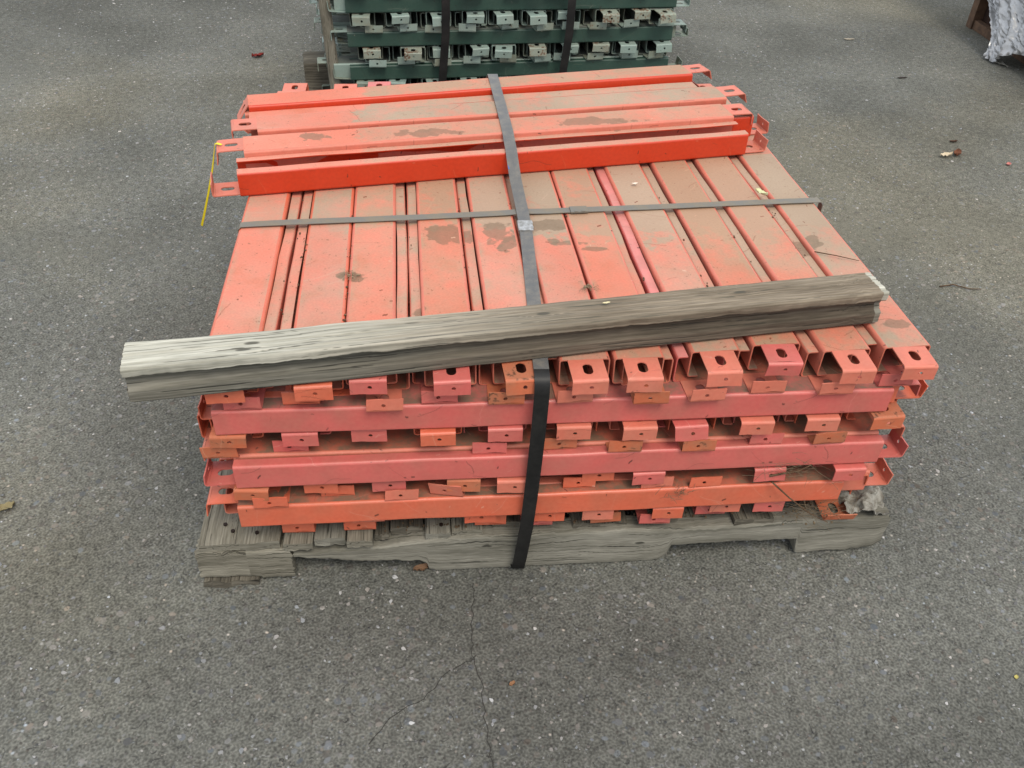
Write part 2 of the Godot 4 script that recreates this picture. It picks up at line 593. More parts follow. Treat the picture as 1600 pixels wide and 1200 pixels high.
# the faded and dusty upper faces of the stack, one sheet of 1.4 m laid over it in plan
func top_paint() -> StandardMaterial3D:
	var n := 1024
	var big := lay(11, 0.004, n, 4)
	var med := lay(12, 0.014, n, 5)
	var fine := lay(13, 0.07, n, 4)
	var grit := lay(14, 0.25, n, 2)
	var edge := lay(15, 0.02, n, 5)
	var out := PackedByteArray()
	out.resize(n * n * 3)
	var span := 1.4
	# mud that dried in place: x, z, half width, half depth
	var mud := [[0.375, -0.415, 0.052, 0.032], [0.46, -0.415, 0.03, 0.045], [0.478, -0.375, 0.022, 0.025], [0.55, -0.44, 0.05, 0.02], [0.335, -0.717, 0.062, 0.02], [0.69, -0.778, 0.085, 0.022], [0.105, -0.70, 0.03, 0.022],
		[0.203, -0.268, 0.022, 0.014], [0.19, -0.275, 0.014, 0.012], [0.314, -0.171, 0.011, 0.012], [1.03, -0.36, 0.035, 0.03], [0.59, -0.372, 0.03, 0.008], [0.63, -0.35, 0.02, 0.007], [0.56, -0.38, 0.012, 0.01], [1.09, -0.10, 0.022, 0.012]]
	var fx := [0.029, 0.157, 0.238, 0.360, 0.465, 0.567, 0.653, 0.778, 0.881, 0.990, 1.093]
	var fs := [0.0063, 0.0122, 0.0122, 0.0148, 0.0192, 0.0253, 0.0314, 0.0437, 0.0419, 0.0524, 0.0489]
	var side := PackedFloat32Array()      # how near an edge of its face each column is, 0 in the middle, 1 at the bend
	side.resize(n)
	for j in n:
		var z := -1.29 + span * j / n
		if j % 8 == 0:
			for i in n:
				var xx := -0.12 + span * i / n
				var best := 1.0
				for f in 11:
					best = minf(best, absf(xx - fx[f] - (z - 0.02) * fs[f]) / 0.04)
				side[i] = best
		for i in n:
			var x := -0.12 + span * i / n
			var q := j * n + i
			var vb := big[q] / 255.0
			var vm := med[q] / 255.0
			var vf := fine[q] / 255.0
			var vg := grit[q] / 255.0
			var ve := edge[q] / 255.0
			var col := Color(0.79, 0.45, 0.37).lerp(Color(0.80, 0.51, 0.44), clampf((vb - 0.35) * 2.0, 0, 1)).lerp(Color(0.78, 0.37, 0.27), clampf((vm - 0.60) * 2.2, 0, 1))
			# how dusty this place is
			var d := 0.13 + 0.20 * smoothstep(0.35, 0.75, vb) + 0.10 * x
			var v_edge := (ve - 0.5) * 0.16 + (vf - 0.5) * 0.05
			if z < -0.565 - 0.165 * x:
				var far := smoothstep(0.185, 0.215, x + (vm - 0.5) * 0.07 + (vf - 0.5) * 0.03)
				d = 0.12 + 0.62 * far - 0.25 * far * smoothstep(-0.85, -0.72, z + 0.16 * (x - 0.5))
			else:
				d += (0.30 + 0.5 * smoothstep(0.15, 0.42, x)) * smoothstep(-0.44, -0.47, z + v_edge - 0.065 * smoothstep(0.35, 0.6, x) + 0.05 * smoothstep(0.75, 0.85, x))
				d += 0.45 * smoothstep(0.62, 0.95, x + v_edge) * smoothstep(-0.16, -0.42, z + v_edge)
				d += 0.42 * smoothstep(-0.14, -0.02, z + v_edge * 0.7) * smoothstep(0.2, 0.7, x)
			if z > -0.565 - 0.165 * x:
				d += smoothstep(0.55, 0.95, side[i]) * (0.10 + 0.55 * maxf(0.0, vm - 0.42))
			d = clampf(d * (1.0 + (vm - 0.5) * 1.2 + (vf - 0.5) * 0.8) + (vm - 0.5) * 0.22, 0.0, 0.9)
			var dc := Color(0.585, 0.51, 0.43).lerp(Color(0.64, 0.565, 0.48), vb)
			col = col.lerp(dc, d)
			for u in mud:
				var ex: float = (x - u[0]) / u[2]
				var ez: float = (z - u[1]) / u[3]
				var rr := ex * ex + ez * ez
				if rr < 3.0:
					var k := smoothstep(1.0, 0.82, sqrt(rr) + (ve - 0.5) * 2.0 + (vf - 0.5) * 0.7)
					col = col.lerp(Color(0.49, 0.405, 0.33).lerp(Color(0.43, 0.35, 0.28), vf), k * (0.5 + 0.3 * vm))
			# small scuffs and specks
			if vf * 0.5 + vg * 0.5 > 0.73:
				col = col.lerp(Color(0.45, 0.30, 0.23), 0.65)
			col = col * (0.955 + 0.09 * vg)
			out[q * 3] = int(clampf(col.r, 0, 1) * 255)
			out[q * 3 + 1] = int(clampf(col.g, 0, 1) * 255)
			out[q * 3 + 2] = int(clampf(col.b, 0, 1) * 255)
	scratch(out, n, 19, Color(0.76, 0.62, 0.54), Color(0.42, 0.24, 0.17), 420)
	var m := StandardMaterial3D.new()
	m.albedo_texture = tex(Image.create_from_data(n, n, false, Image.FORMAT_RGB8, out))
	m.uv1_triplanar = true
	m.uv1_world_triplanar = true
	m.uv1_triplanar_sharpness = 8.0
	m.uv1_scale = Vector3.ONE / span
	m.uv1_offset = Vector3(0.12 / span, 0, 1.29 / span)
	m.roughness = 0.62
	m.metallic_specular = 0.35
	return m

# weathered wood, grain along u (1 m), v across (0.25 m)
func wood(light: Color, dark: Color, seed_: int, bump := 1.0, light2 := Color(0, 0, 0, 0), dark2 := Color(0, 0, 0, 0), length := 1.0, knots := [], ringy := 0.19) -> StandardMaterial3D:
	var w := 1024
	var h := 256
	var fn := FastNoiseLite.new()
	fn.seed = seed_
	fn.frequency = 1.0
	fn.fractal_octaves = 3
	var f2 := FastNoiseLite.new()
	f2.seed = seed_ + 5
	f2.frequency = 1.0
	f2.fractal_octaves = 4
	var out := PackedByteArray()
	out.resize(w * h * 3)
	var hgt := PackedByteArray()
	hgt.resize(w * h)
	for j in h:
		var v := float(j) / h
		for i in w:
			var u := float(i) / w
			v = float(j) / h
			var knot := 0.0
			for kn in knots:
				var du: float = (u - kn.x) / 0.022
				var dv: float = (v - kn.y) / 0.022
				var rr := du * du + dv * dv
				if rr < 9.0:
					v -= 0.020 * signf(dv) * exp(-rr * 0.5) * minf(1.0, absf(dv))
					knot = maxf(knot, smoothstep(0.13, 0.03, du * du * 0.5 + dv * dv * 0.25))
			var fade := smoothstep(0.0, 0.06, u) * smoothstep(1.0, 0.94, u)
			var wob := fn.get_noise_2d(u * 1.6 * fade, v * 2.0) * 0.30 + fn.get_noise_2d(u * 5.0 * fade, v * 6.0) * 0.05
			var rings := pow(0.5 + 0.5 * sin((v + wob * 0.10) * TAU * 34.0 + 3.0 * sin((v + wob * 0.05) * TAU * 5.0)), 1.6)
			var fib := f2.get_noise_2d(u * 6.0, v * 85.0) * 0.5 + 0.5
			var fib2 := fn.get_noise_2d(u * 22.0, v * 60.0 + 9.0) * 0.5 + 0.5
			var crack := smoothstep(0.70, 0.77, fn.get_noise_2d(u * 2.2 + 40.0, (v + wob * 0.16) * 55.0) * 0.5 + 0.5)
			var blotch := f2.get_noise_2d(u * 2.5 + 7.0, v * 4.0 + 20.0) * 0.5 + 0.5
			var t := clampf(0.26 + 0.55 * (fib - 0.3) + ringy * rings + 0.85 * (blotch - 0.5) + 0.4 * (fib2 - 0.5), 0, 1)
			var col := dark.lerp(light, t)
			if light2.a > 0.0:
				col = col.lerp(dark2.lerp(light2, t), smoothstep(0.12, 0.62, u + (blotch - 0.5) * 0.25 + (fib2 - 0.5) * 0.1))
			col = col.lerp(dark * 0.55, maxf(crack * 0.8, knot * 0.75))
			var q := j * w + i
			out[q * 3] = int(clampf(col.r, 0, 1) * 255)
			out[q * 3 + 1] = int(clampf(col.g, 0, 1) * 255)
			out[q * 3 + 2] = int(clampf(col.b, 0, 1) * 255)
			hgt[q] = int(clampf((0.3 + 1.6 * ringy * rings + 0.35 * fib) * (1.0 - crack), 0, 1) * 255)
	var m := StandardMaterial3D.new()
	m.albedo_texture = tex(Image.create_from_data(w, h, false, Image.FORMAT_RGB8, out))
	m.uv1_scale = Vector3(1.0 / length, 4.0, 1.0)
	m.roughness = 0.9
	m.metallic_specular = 0.25
	m.heightmap_enabled = true
	m.heightmap_scale = 0.10 * bump
	m.heightmap_texture = tex(Image.create_from_data(w, h, false, Image.FORMAT_L8, hgt))
	return m

# asphalt: one tile of 2.8 m with its stones, pits and binder
func asphalt() -> StandardMaterial3D:
	var n := 2048
	var a := lay(31, 0.003, n, 5)
	var b := lay(32, 0.05, n, 4)
	var c := lay(33, 0.22, n, 3)
	var val := PackedByteArray()
	val.resize(n * n * 3)
	var hgt := PackedByteArray()
	hgt.resize(n * n)
	for i in n * n:
		var k := 0.76 + (a[i] / 255.0 - 0.5) * 0.13 + (b[i] / 255.0 - 0.5) * 0.22 + (c[i] / 255.0 - 0.5) * 0.55
		k *= 142.0
		val[i * 3] = int(clampf(k * 1.0, 0, 255))
		val[i * 3 + 1] = int(clampf(k * 1.0, 0, 255))
		val[i * 3 + 2] = int(clampf(k * 0.945, 0, 255))
		hgt[i] = int(clampf(110 + (b[i] - 128) * 0.5 + (c[i] - 128) * 0.55, 0, 255))
	var r := RandomNumberGenerator.new()
	r.seed = 77
	for s in 130000:
		var cx := r.randi_range(0, n - 1)
		var cy := r.randi_range(0, n - 1)
		var big := r.randf()
		if a[cy * n + cx] / 255.0 + r.randf_range(-0.3, 0.3) < 0.42:
			continue
		var large := r.randf() < 0.09
		var rad := r.randf_range(2.4, 5.4) if large else lerpf(0.8, 2.6, big * big)
		var e := r.randf_range(0.6, 1.0)
		var th := r.randf() * PI
		var ct := cos(th)
		var st := sin(th)
		var pick := r.randf()
		var lum := r.randf_range(70, 118) if pick < 0.62 else (r.randf_range(118, 150) if pick < 0.88 else r.randf_range(150, 200))
		if large:
			lum = r.randf_range(88, 142)
		var warm := r.randf_range(-0.05, 0.08)
		var al := r.randf_range(0.35, 0.9)
		var ri := int(ceil(rad))
		for y in range(-ri, ri + 1):
			for x in range(-ri, ri + 1):
				var px := x * ct + y * st
				var py := (-x * st + y * ct) / e
				var dd := sqrt(px * px + py * py)
				if dd > rad:
					continue
				var q := ((cy + y + n) % n) * n + (cx + x + n) % n
				var cov := al * clampf((rad - dd) * 1.4, 0.15, 1.0)
				val[q * 3] = int(clampf(lerpf(val[q * 3], lum * (1.0 + warm), cov), 0, 255))
				val[q * 3 + 1] = int(clampf(lerpf(val[q * 3 + 1], lum, cov), 0, 255))
				val[q * 3 + 2] = int(clampf(lerpf(val[q * 3 + 2], lum * (1.0 - warm), cov), 0, 255))
				hgt[q] = int(clampf(lerpf(hgt[q], 190.0, cov * 0.8), 0, 255))
	for s in 15000:
		var pp := Vector2(r.randf() * n, r.randf() * n)
		var an := r.randf() * TAU
		var turn := r.randfn(0.0, 0.22)
		var darker := r.randf() < 0.72
		var al := r.randf_range(0.2, 0.6)
		for k in r.randi_range(3, 13):
			an += turn + r.randfn(0.0, 0.15)
			pp += Vector2(cos(an), sin(an))
			var q := posmod(int(pp.y), n) * n + posmod(int(pp.x), n)
			for ch in 3:
				val[q * 3 + ch] = int(lerpf(val[q * 3 + ch], 44.0 if darker else 165.0, al))
			if darker:
				hgt[q] = int(lerpf(hgt[q], 30.0, al))
	var m := StandardMaterial3D.new()
	m.albedo_texture = tex(Image.create_from_data(n, n, false, Image.FORMAT_RGB8, val))
	m.heightmap_enabled = true
	m.heightmap_scale = 0.35
	m.heightmap_texture = tex(Image.create_from_data(n, n, false, Image.FORMAT_L8, hgt))
	m.roughness = 0.92
	m.metallic_specular = 0.12
	# broad stains: a second sheet of 9 m, multiplied
	var k2 := 512
	var p := lay(41, 0.006, k2, 5)
	var s2 := lay(42, 0.02, k2, 4)
	var st2 := PackedByteArray()
	st2.resize(k2 * k2 * 3)
	for i in k2 * k2:
		var g := clampf(0.90 + (p[i] / 255.0 - 0.5) * 0.32 + (s2[i] / 255.0 - 0.5) * 0.2, 0.5, 1.0)
		var br := smoothstep(0.5, 0.75, p[i] / 255.0) * 0.07
		st2[i * 3] = int(g * 255)
		st2[i * 3 + 1] = int(g * (1.0 - br * 0.35) * 255)
		st2[i * 3 + 2] = int(g * (1.0 - br) * 255)
	for j in range(-80, 81):
		for i in range(-80, 81):
			var u0 := fposmod(0.80 / 9.0 + 0.13, 1.0) * k2
			var v0 := fposmod(0.19 / 9.0 + 0.37, 1.0) * k2
			var q := posmod(int(v0) + j, k2) * k2 + posmod(int(u0) + i, k2)
			var e := sqrt(pow(i / 11.0, 2) + pow(j / 7.0, 2)) + (s2[q] / 255.0 - 0.5) * 2.2
			var f := 1.0 - 0.13 * smoothstep(1.4, 0.5, e)
			for ch in 3:
				st2[q * 3 + ch] = int(st2[q * 3 + ch] * f)
	m.detail_enabled = true
	m.detail_blend_mode = BaseMaterial3D.BLEND_MODE_MUL
	m.detail_uv_layer = BaseMaterial3D.DETAIL_UV_2
	m.detail_albedo = tex(Image.create_from_data(k2, k2, false, Image.FORMAT_RGB8, st2))
	return m

func plain(c: Color, rough := 0.8, metal := 0.0) -> StandardMaterial3D:
	var m := StandardMaterial3D.new()
	m.albedo_color = c
	m.roughness = rough
	m.metallic = metal
	m.metallic_specular = 0.4
	return m

func grimy(c: Color, c2: Color, scale: float, seed_: int, rough := 0.8, metal := 0.0) -> StandardMaterial3D:
	var n := 256
	var a := lay(seed_, 0.012, n, 4)
	var b := lay(seed_ + 1, 0.09, n, 3)
	var out := PackedByteArray()
	out.resize(n * n * 3)
	for i in n * n:
		var col := c.lerp(c2, clampf((a[i] / 255.0 - 0.3) * 1.8 + (b[i] / 255.0 - 0.5) * 0.8, 0, 1))
		out[i * 3] = int(clampf(col.r, 0, 1) * 255)
		out[i * 3 + 1] = int(clampf(col.g, 0, 1) * 255)
		out[i * 3 + 2] = int(clampf(col.b, 0, 1) * 255)
	var m := plain(Color.WHITE, rough, metal)
	m.albedo_texture = tex(Image.create_from_data(n, n, false, Image.FORMAT_RGB8, out))
	m.uv1_triplanar = true
	m.uv1_world_triplanar = true
	m.uv1_scale = Vector3.ONE / scale
	return m


# ---------------------------------------------------------------- the scene
const ORD := ["first", "second", "third", "fourth", "fifth", "sixth", "seventh", "eighth", "ninth", "tenth", "eleventh", "twelfth"]
const PAINT_WORD := {"orange": "orange", "pink": "pink", "salmon": "salmon", "rusty": "rusty", "fresh": "bright orange", "mint": "pale mint", "mint_rust": "rusty mint", "mint_dirty": "dirty mint", "green": "dark green"}

func _ready() -> void:
	rng.seed = 5
	nz.seed = 3
	nz.frequency = 1.0
	# camera
	var cam := Camera3D.new()
	cam.name = "camera"
	cam.transform = Transform3D(Basis(Vector3(0.995485, 0.034925, 0.088263), Vector3(0.029122, 0.772636, -0.634182), Vector3(-0.090344, 0.633888, 0.76813)), Vector3(0.3289, 1.3072, 1.0438))
	cam.fov = 46.42
	cam.near = 0.05
	cam.far = 200.0
	add_child(cam)
	cam.current = true
	# sky
	var env := Environment.new()
	env.background_mode = Environment.BG_SKY
	var sky := Sky.new()
	var sm := ProceduralSkyMaterial.new()
	sm.sky_top_color = Color(0.86, 0.89, 0.93)
	sm.sky_horizon_color = Color(0.90, 0.91, 0.92)
	sm.sky_curve = 0.2
	sm.ground_bottom_color = Color(0.35, 0.34, 0.33)
	sm.ground_horizon_color = Color(0.80, 0.80, 0.80)
	sm.sky_energy_multiplier = 1.0
	sky.sky_material = sm
	env.sky = sky
	env.tonemap_mode = Environment.TONE_MAPPER_LINEAR
	env.tonemap_exposure = 1.66
	env.sdfgi_enabled = true
	env.ssao_enabled = true
	env.ssil_enabled = true
	var we := WorldEnvironment.new()
	we.name = "world_environment"
	we.environment = env
	add_child(we)
	var sun := DirectionalLight3D.new()
	sun.name = "sun"
	sun.light_energy = 0.5
	sun.light_angular_distance = 25.0
	sun.light_color = Color(1.0, 0.97, 0.92)
	sun.shadow_enabled = true
	sun.rotation_degrees = Vector3(-58, 18, 0)
	add_child(sun)

	materials()
	ground()
	wooden_pallet()
	orange_stack()
	loose_supports()
	straps()
	lumber()
	green_stack()
	crate_and_tarp()
	litter()


func materials() -> void:
	mat.orange = paint(Color(0.78, 0.37, 0.265), 0.32, 0.16, 0.0, 201, 0.4)
	mat.fresh = paint(Color(0.72, 0.20, 0.075), 0.03, 0.03, 0.0, 211, 0.42)
	mat.pink = paint(Color(0.755, 0.36, 0.335), 0.30, 0.20, 0.0, 221, 0.4)
	mat.salmon = paint(Color(0.77, 0.41, 0.33), 0.40, 0.18, 0.0, 231, 0.55)
	mat.rusty = paint(Color(0.72, 0.37, 0.24), 0.25, 0.35, 0.42, 241, 0.7)
	mat.pink_dusty_shaded = paint(Color(0.66, 0.34, 0.31), 0.2, 1.0, 0.0, 251, 0.75, Color(0.43, 0.34, 0.28))  # dust on recessed webs, its colour darkened to deepen shade between layers
	mat.orange_dusty_shaded = paint(Color(0.68, 0.35, 0.265), 0.2, 1.05, 0.0, 261, 0.75, Color(0.43, 0.34, 0.27))  # dusty orange webs, also painted darker for contact shade in the gaps
	mat.pink_pale = paint(Color(0.80, 0.47, 0.45), 0.4, 0.25, 0.0, 271, 0.55)
	mat.top = top_paint()
	for k in 4:
		var tm: StandardMaterial3D = mat.top.duplicate()
		tm.albedo_color = [Color(1, 1, 1), Color(1, 0.955, 0.93), Color(0.96, 0.985, 0.985), Color(0.985, 0.93, 0.89)][k]
		mat["top_%d" % k] = tm
	mat.mint = paint(Color(0.50, 0.57, 0.54), 0.0, 0.25, 0.1, 301, 0.55, Color(0.46, 0.45, 0.40))
	mat.mint_rust = paint(Color(0.52, 0.55, 0.50), 0.0, 0.35, 0.72, 311, 0.7, Color(0.47, 0.42, 0.35))
	mat.mint_dirty = paint(Color(0.47, 0.52, 0.48), 0.0, 0.6, 0.3, 321, 0.7, Color(0.42, 0.40, 0.33))
	mat.green = paint(Color(0.16, 0.262, 0.226), 0.0, 0.20, 0.0, 331, 0.5, Color(0.28, 0.30, 0.27))
	mat.green_dusty = paint(Color(0.35, 0.38, 0.36), 0.0, 0.45, 0.05, 341, 0.7, Color(0.40, 0.39, 0.36))
	mat.wood = wood(Color(0.64, 0.62, 0.565), Color(0.34, 0.325, 0.285), 400, 1.0, Color(0, 0, 0, 0), Color(0, 0, 0, 0), 1.0, [], 0.09)
	mat.wood_pale = wood(Color(0.63, 0.615, 0.57), Color(0.34, 0.33, 0.295), 405, 0.8, Color(0, 0, 0, 0), Color(0, 0, 0, 0), 1.0, [Vector2(0.42, 0.4), Vector2(0.70, 0.36)], 0.05)
	mat.wood_dark = wood(Color(0.50, 0.475, 0.425), Color(0.25, 0.235, 0.205), 410)
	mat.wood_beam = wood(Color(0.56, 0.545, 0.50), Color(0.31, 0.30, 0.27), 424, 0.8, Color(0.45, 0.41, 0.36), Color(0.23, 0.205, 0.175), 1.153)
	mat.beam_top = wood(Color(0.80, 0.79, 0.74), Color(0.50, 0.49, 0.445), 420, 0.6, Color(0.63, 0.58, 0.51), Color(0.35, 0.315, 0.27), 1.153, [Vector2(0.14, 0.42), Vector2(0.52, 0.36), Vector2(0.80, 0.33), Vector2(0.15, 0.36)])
	mat.wood_brown = wood(Color(0.45, 0.33, 0.24), Color(0.24, 0.16, 0.11), 430)
	mat.steel = grimy(Color(0.42, 0.41, 0.385), Color(0.47, 0.43, 0.365), 0.12, 500, 0.55)
	mat.steel_grey = grimy(Color(0.35, 0.35, 0.35), Color(0.45, 0.43, 0.40), 0.1, 504, 0.5)
	mat.seal = grimy(Color(0.70, 0.70, 0.70), Color(0.50, 0.49, 0.47), 0.05, 510, 0.35, 0.6)
	mat.black = grimy(Color(0.09, 0.09, 0.09), Color(0.15, 0.145, 0.14), 0.2, 520, 0.5)
	mat.blue = plain(Color(0.25, 0.36, 0.60), 0.6)
	mat.yellow = plain(Color(0.88, 0.78, 0.10), 0.45)
	mat.dirt = grimy(Color(0.28, 0.22, 0.16), Color(0.42, 0.35, 0.27), 0.05, 530, 1.0)
	mat.twig = grimy(Color(0.27, 0.20, 0.14), Color(0.42, 0.34, 0.26), 0.05, 540, 0.9)
	mat.straw = grimy(Color(0.36, 0.31, 0.24), Color(0.50, 0.45, 0.37), 0.05, 550, 0.9)
	mat.chaff = grimy(Color(0.42, 0.37, 0.29), Color(0.58, 0.52, 0.42), 0.02, 555, 0.95)
	mat.web = plain(Color(0.62, 0.58, 0.52), 0.9)
	mat.rag = grimy(Color(0.58, 0.57, 0.54), Color(0.32, 0.30, 0.26), 0.05, 560, 0.8)
	mat.wood_brown_tri = grimy(Color(0.40, 0.31, 0.24), Color(0.29, 0.22, 0.17), 0.15, 580, 0.85)
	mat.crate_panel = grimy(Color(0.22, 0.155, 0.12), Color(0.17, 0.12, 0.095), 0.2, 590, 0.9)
	mat.tarp = grimy(Color(0.70, 0.70, 0.70), Color(0.55, 0.55, 0.55), 0.2, 570, 0.38, 0.55)


func ground() -> void:
	var mb := MB.new()
	var h := 60.0
	var uv := PackedVector2Array()
	for q in [Vector2(-h, -h), Vector2(h, -h), Vector2(h, h), Vector2(-h, h)]:
		uv.append(q)
	var p := []
	for q in uv:
		p.append(Vector3(q.x, 0, q.y))
	mb.quad(p[0], p[1], p[2], p[3], Vector3.UP, Vector3.UP, Vector3.UP, Vector3.UP, uv[0] / 2.8, uv[1] / 2.8, uv[2] / 2.8, uv[3] / 2.8)
	var arr := mb.to_arrays()
	var u2 := PackedVector2Array()
	for v in mb.v:
		u2.append(Vector2(v.x, v.z) / 9.0 + Vector2(0.13, 0.37))
	arr[Mesh.ARRAY_TEX_UV2] = u2
	var m := ArrayMesh.new()
	m.add_surface_from_arrays(Mesh.PRIMITIVE_TRIANGLES, arr)
	var g := obj("ground", m, asphalt())
	structure(g)
	# hairline cracks
	for line in [[Vector2(0.395, 0.02), Vector2(0.392, 0.06), Vector2(0.384, 0.14), Vector2(0.389, 0.19), Vector2(0.397, 0.235), Vector2(0.399, 0.30), Vector2(0.406, 0.36), Vector2(0.402, 0.45)], [Vector2(0.389, 0.175), Vector2(0.344, 0.201), Vector2(0.30, 0.245), Vector2(0.251, 0.275), Vector2(0.21, 0.33)]]:
		var pts := PackedVector3Array()
		var ups := PackedVector3Array()
		for i in line.size() - 1:
			for s in 5:
				var q: Vector2 = line[i].lerp(line[i + 1], s / 5.0)
				pts.append(Vector3(q.x + rng.randf_range(-0.0035, 0.0035), 0.0004, q.y + rng.randf_range(-0.0035, 0.0035)))
				ups.append(Vector3.UP)
		obj("crack", strap_mesh(pts, ups, 0.0011, 0.0002), plain(Color(0.18, 0.175, 0.165), 1.0), g)
	# loose and half sunk chippings
	var mm := MultiMesh.new()
	mm.transform_format = MultiMesh.TRANSFORM_3D
	mm.use_colors = true
	var st := SurfaceTool.new()
	st.begin(Mesh.PRIMITIVE_TRIANGLES)
	var ang := MB.new()
	var rs := RandomNumberGenerator.new()
	rs.seed = 66
	var ring := []
	for k in 7:
		var th := TAU * (k + rs.randf_range(-0.28, 0.28)) / 7.0
		var rd := rs.randf_range(0.36, 0.56)
		ring.append([Vector3(cos(th) * rd, -0.1, sin(th) * rd), Vector3(cos(th) * rd * 0.72 + rs.randf_range(-0.05, 0.05), rs.randf_range(0.30, 0.5), sin(th) * rd * 0.72)])
	for k in 7:
		var ra = ring[k]
		var rb = ring[(k + 1) % 7]
		var nn: Vector3 = (rb[0] - ra[0]).cross(ra[1] - ra[0]).normalized()
		if nn.dot(ra[0]) < 0:
			nn = -nn
		ang.flat(ra[0], rb[0], rb[1], ra[1], nn)
		ang.tri(ra[1], rb[1], Vector3(0.02, 0.44, 0.0), Vector3.UP, Vector3.UP, Vector3.UP)
	st.append_from(ang.mesh(), 0, Transform3D())
	mm.mesh = st.commit()
	var count := 34000
	mm.instance_count = count
	var r := RandomNumberGenerator.new()
	r.seed = 901
	for i in count:
		var near := r.randf() < 0.72
		var x := r.randf_range(-1.2, 1.9) if near else r.randf_range(-2.6, 4.2)
		var z := r.randf_range(-1.4, 0.75) if near else r.randf_range(-4.5, -0.5)
		if nz.get_noise_2d(x * 2.3, z * 2.3) + r.randf_range(-0.35, 0.35) < -0.05:
			x = r.randf_range(-1.2, 1.9)
			z = r.randf_range(-4.0, -1.3)
		var s := 0.0016 + 0.0092 * pow(r.randf(), 2.8)
		if not near:
			s *= 1.3
		var b := Basis.from_euler(Vector3(r.randf_range(-0.3, 0.3), r.randf() * TAU, r.randf_range(-0.3, 0.3))).scaled_local(Vector3(s * r.randf_range(0.7, 1.5), s * 0.55, s * r.randf_range(0.7, 1.2)))
		mm.set_instance_transform(i, Transform3D(b, Vector3(x, s * r.randf_range(-0.24, -0.04), z)))
		var pick := r.randf()
		var l := r.randf_range(0.09, 0.18) if pick < 0.6 else (r.randf_range(0.17, 0.26) if pick < 0.93 else r.randf_range(0.26, 0.40))
		var wm := r.randf_range(-0.05, 0.10)
		mm.set_instance_color(i, Color(l * (1 + wm), l, l * (1 - wm)))
	var mi := MultiMeshInstance3D.new()
	mi.name = numbered("gravel")
	mi.multimesh = mm
	var gm := plain(Color.WHITE, 0.85)
	gm.vertex_color_use_as_albedo = true
	mi.material_override = gm
	mi.set_meta("kind", "stuff")
	mi.set_meta("label", "small grey and pale stone chippings set in the asphalt")
	mi.set_meta("category", "gravel")
	add_child(mi)


func interp(p: Array, x: float) -> float:
	if x <= p[0].x:
		return p[0].y
	for i in p.size() - 1:
		if x <= p[i + 1].x:
			return lerpf(p[i].y, p[i + 1].y, (x - p[i].x) / maxf(p[i + 1].x - p[i].x, 1e-6))
	return p[p.size() - 1].y

# a stringer whose upper and lower edges follow two outlines
func stringer_mesh(top: Array, bot: Array, x0: float, x1: float, z0: float, z1: float, seed_: int) -> ArrayMesh:
	var fn := FastNoiseLite.new()
	fn.seed = seed_
	fn.frequency = 1.0
	var rows := []
	var us := PackedFloat32Array()
	var N := int((x1 - x0) / 0.003)
	var K := 0
	var vs := PackedFloat32Array()
	for s in N + 1:
		var x := lerpf(x0, x1, float(s) / N)
		var yt := interp(top, x) + fn.get_noise_1d(x * 16.0) * 0.0032 + fn.get_noise_1d(x * 70.0 + 50.0) * 0.0022
		var yb := interp(bot, x) + fn.get_noise_1d(x * 22.0 + 90.0) * 0.0028 + fn.get_noise_1d(x * 80.0 + 150.0) * 0.0016
		yb = maxf(yb, 0.001)
		yt = maxf(yt, yb + 0.006)
		var prof := rect_profile(z0, z1, yb, yt, 12, minf(0.003, (yt - yb) * 0.3))
		if K == 0:
			var ref := rect_profile(z0, z1, 0.0, 0.09, 12, 0.003)
			K = prof.size()
			vs.append(0.0)
			for k in K:
				vs.append(vs[k] + ref[k].distance_to(ref[(k + 1) % K]))
		var ring := PackedVector3Array()
		for k in K:
			var q := prof[k]
			var d := fn.get_noise_2d(x * 2.6, q.y * 110.0 + q.x * 30.0) * 0.0008 + fn.get_noise_2d(x * 30.0, q.y * 60.0) * 0.0006
			q.x += d * (1.0 if q.x > (z0 + z1) / 2 else -0.5)
			ring.append(Vector3(x + (fn.get_noise_2d(q.y * 160.0, q.x * 70.0) * 0.006 if s == 0 or s == N else 0.0), q.y, q.x))
		rows.append(ring)
		us.append(x)
	var mb := MB.new()
	grid(mb, rows, true, us, vs, area2(rect_profile(z0, z1, 0, 1)) < 0.0)
	cap(mb, rows[0], Vector3(-1, 0, 0))
	cap(mb, rows[N], Vector3(1, 0, 0))
	return mb.mesh()

func poly(s: String) -> Array:
	var out := []
	for w in s.split(" "):
		var c := w.split(",")
		out.append(Vector2(float(c[0]), float(c[1])))
	return out

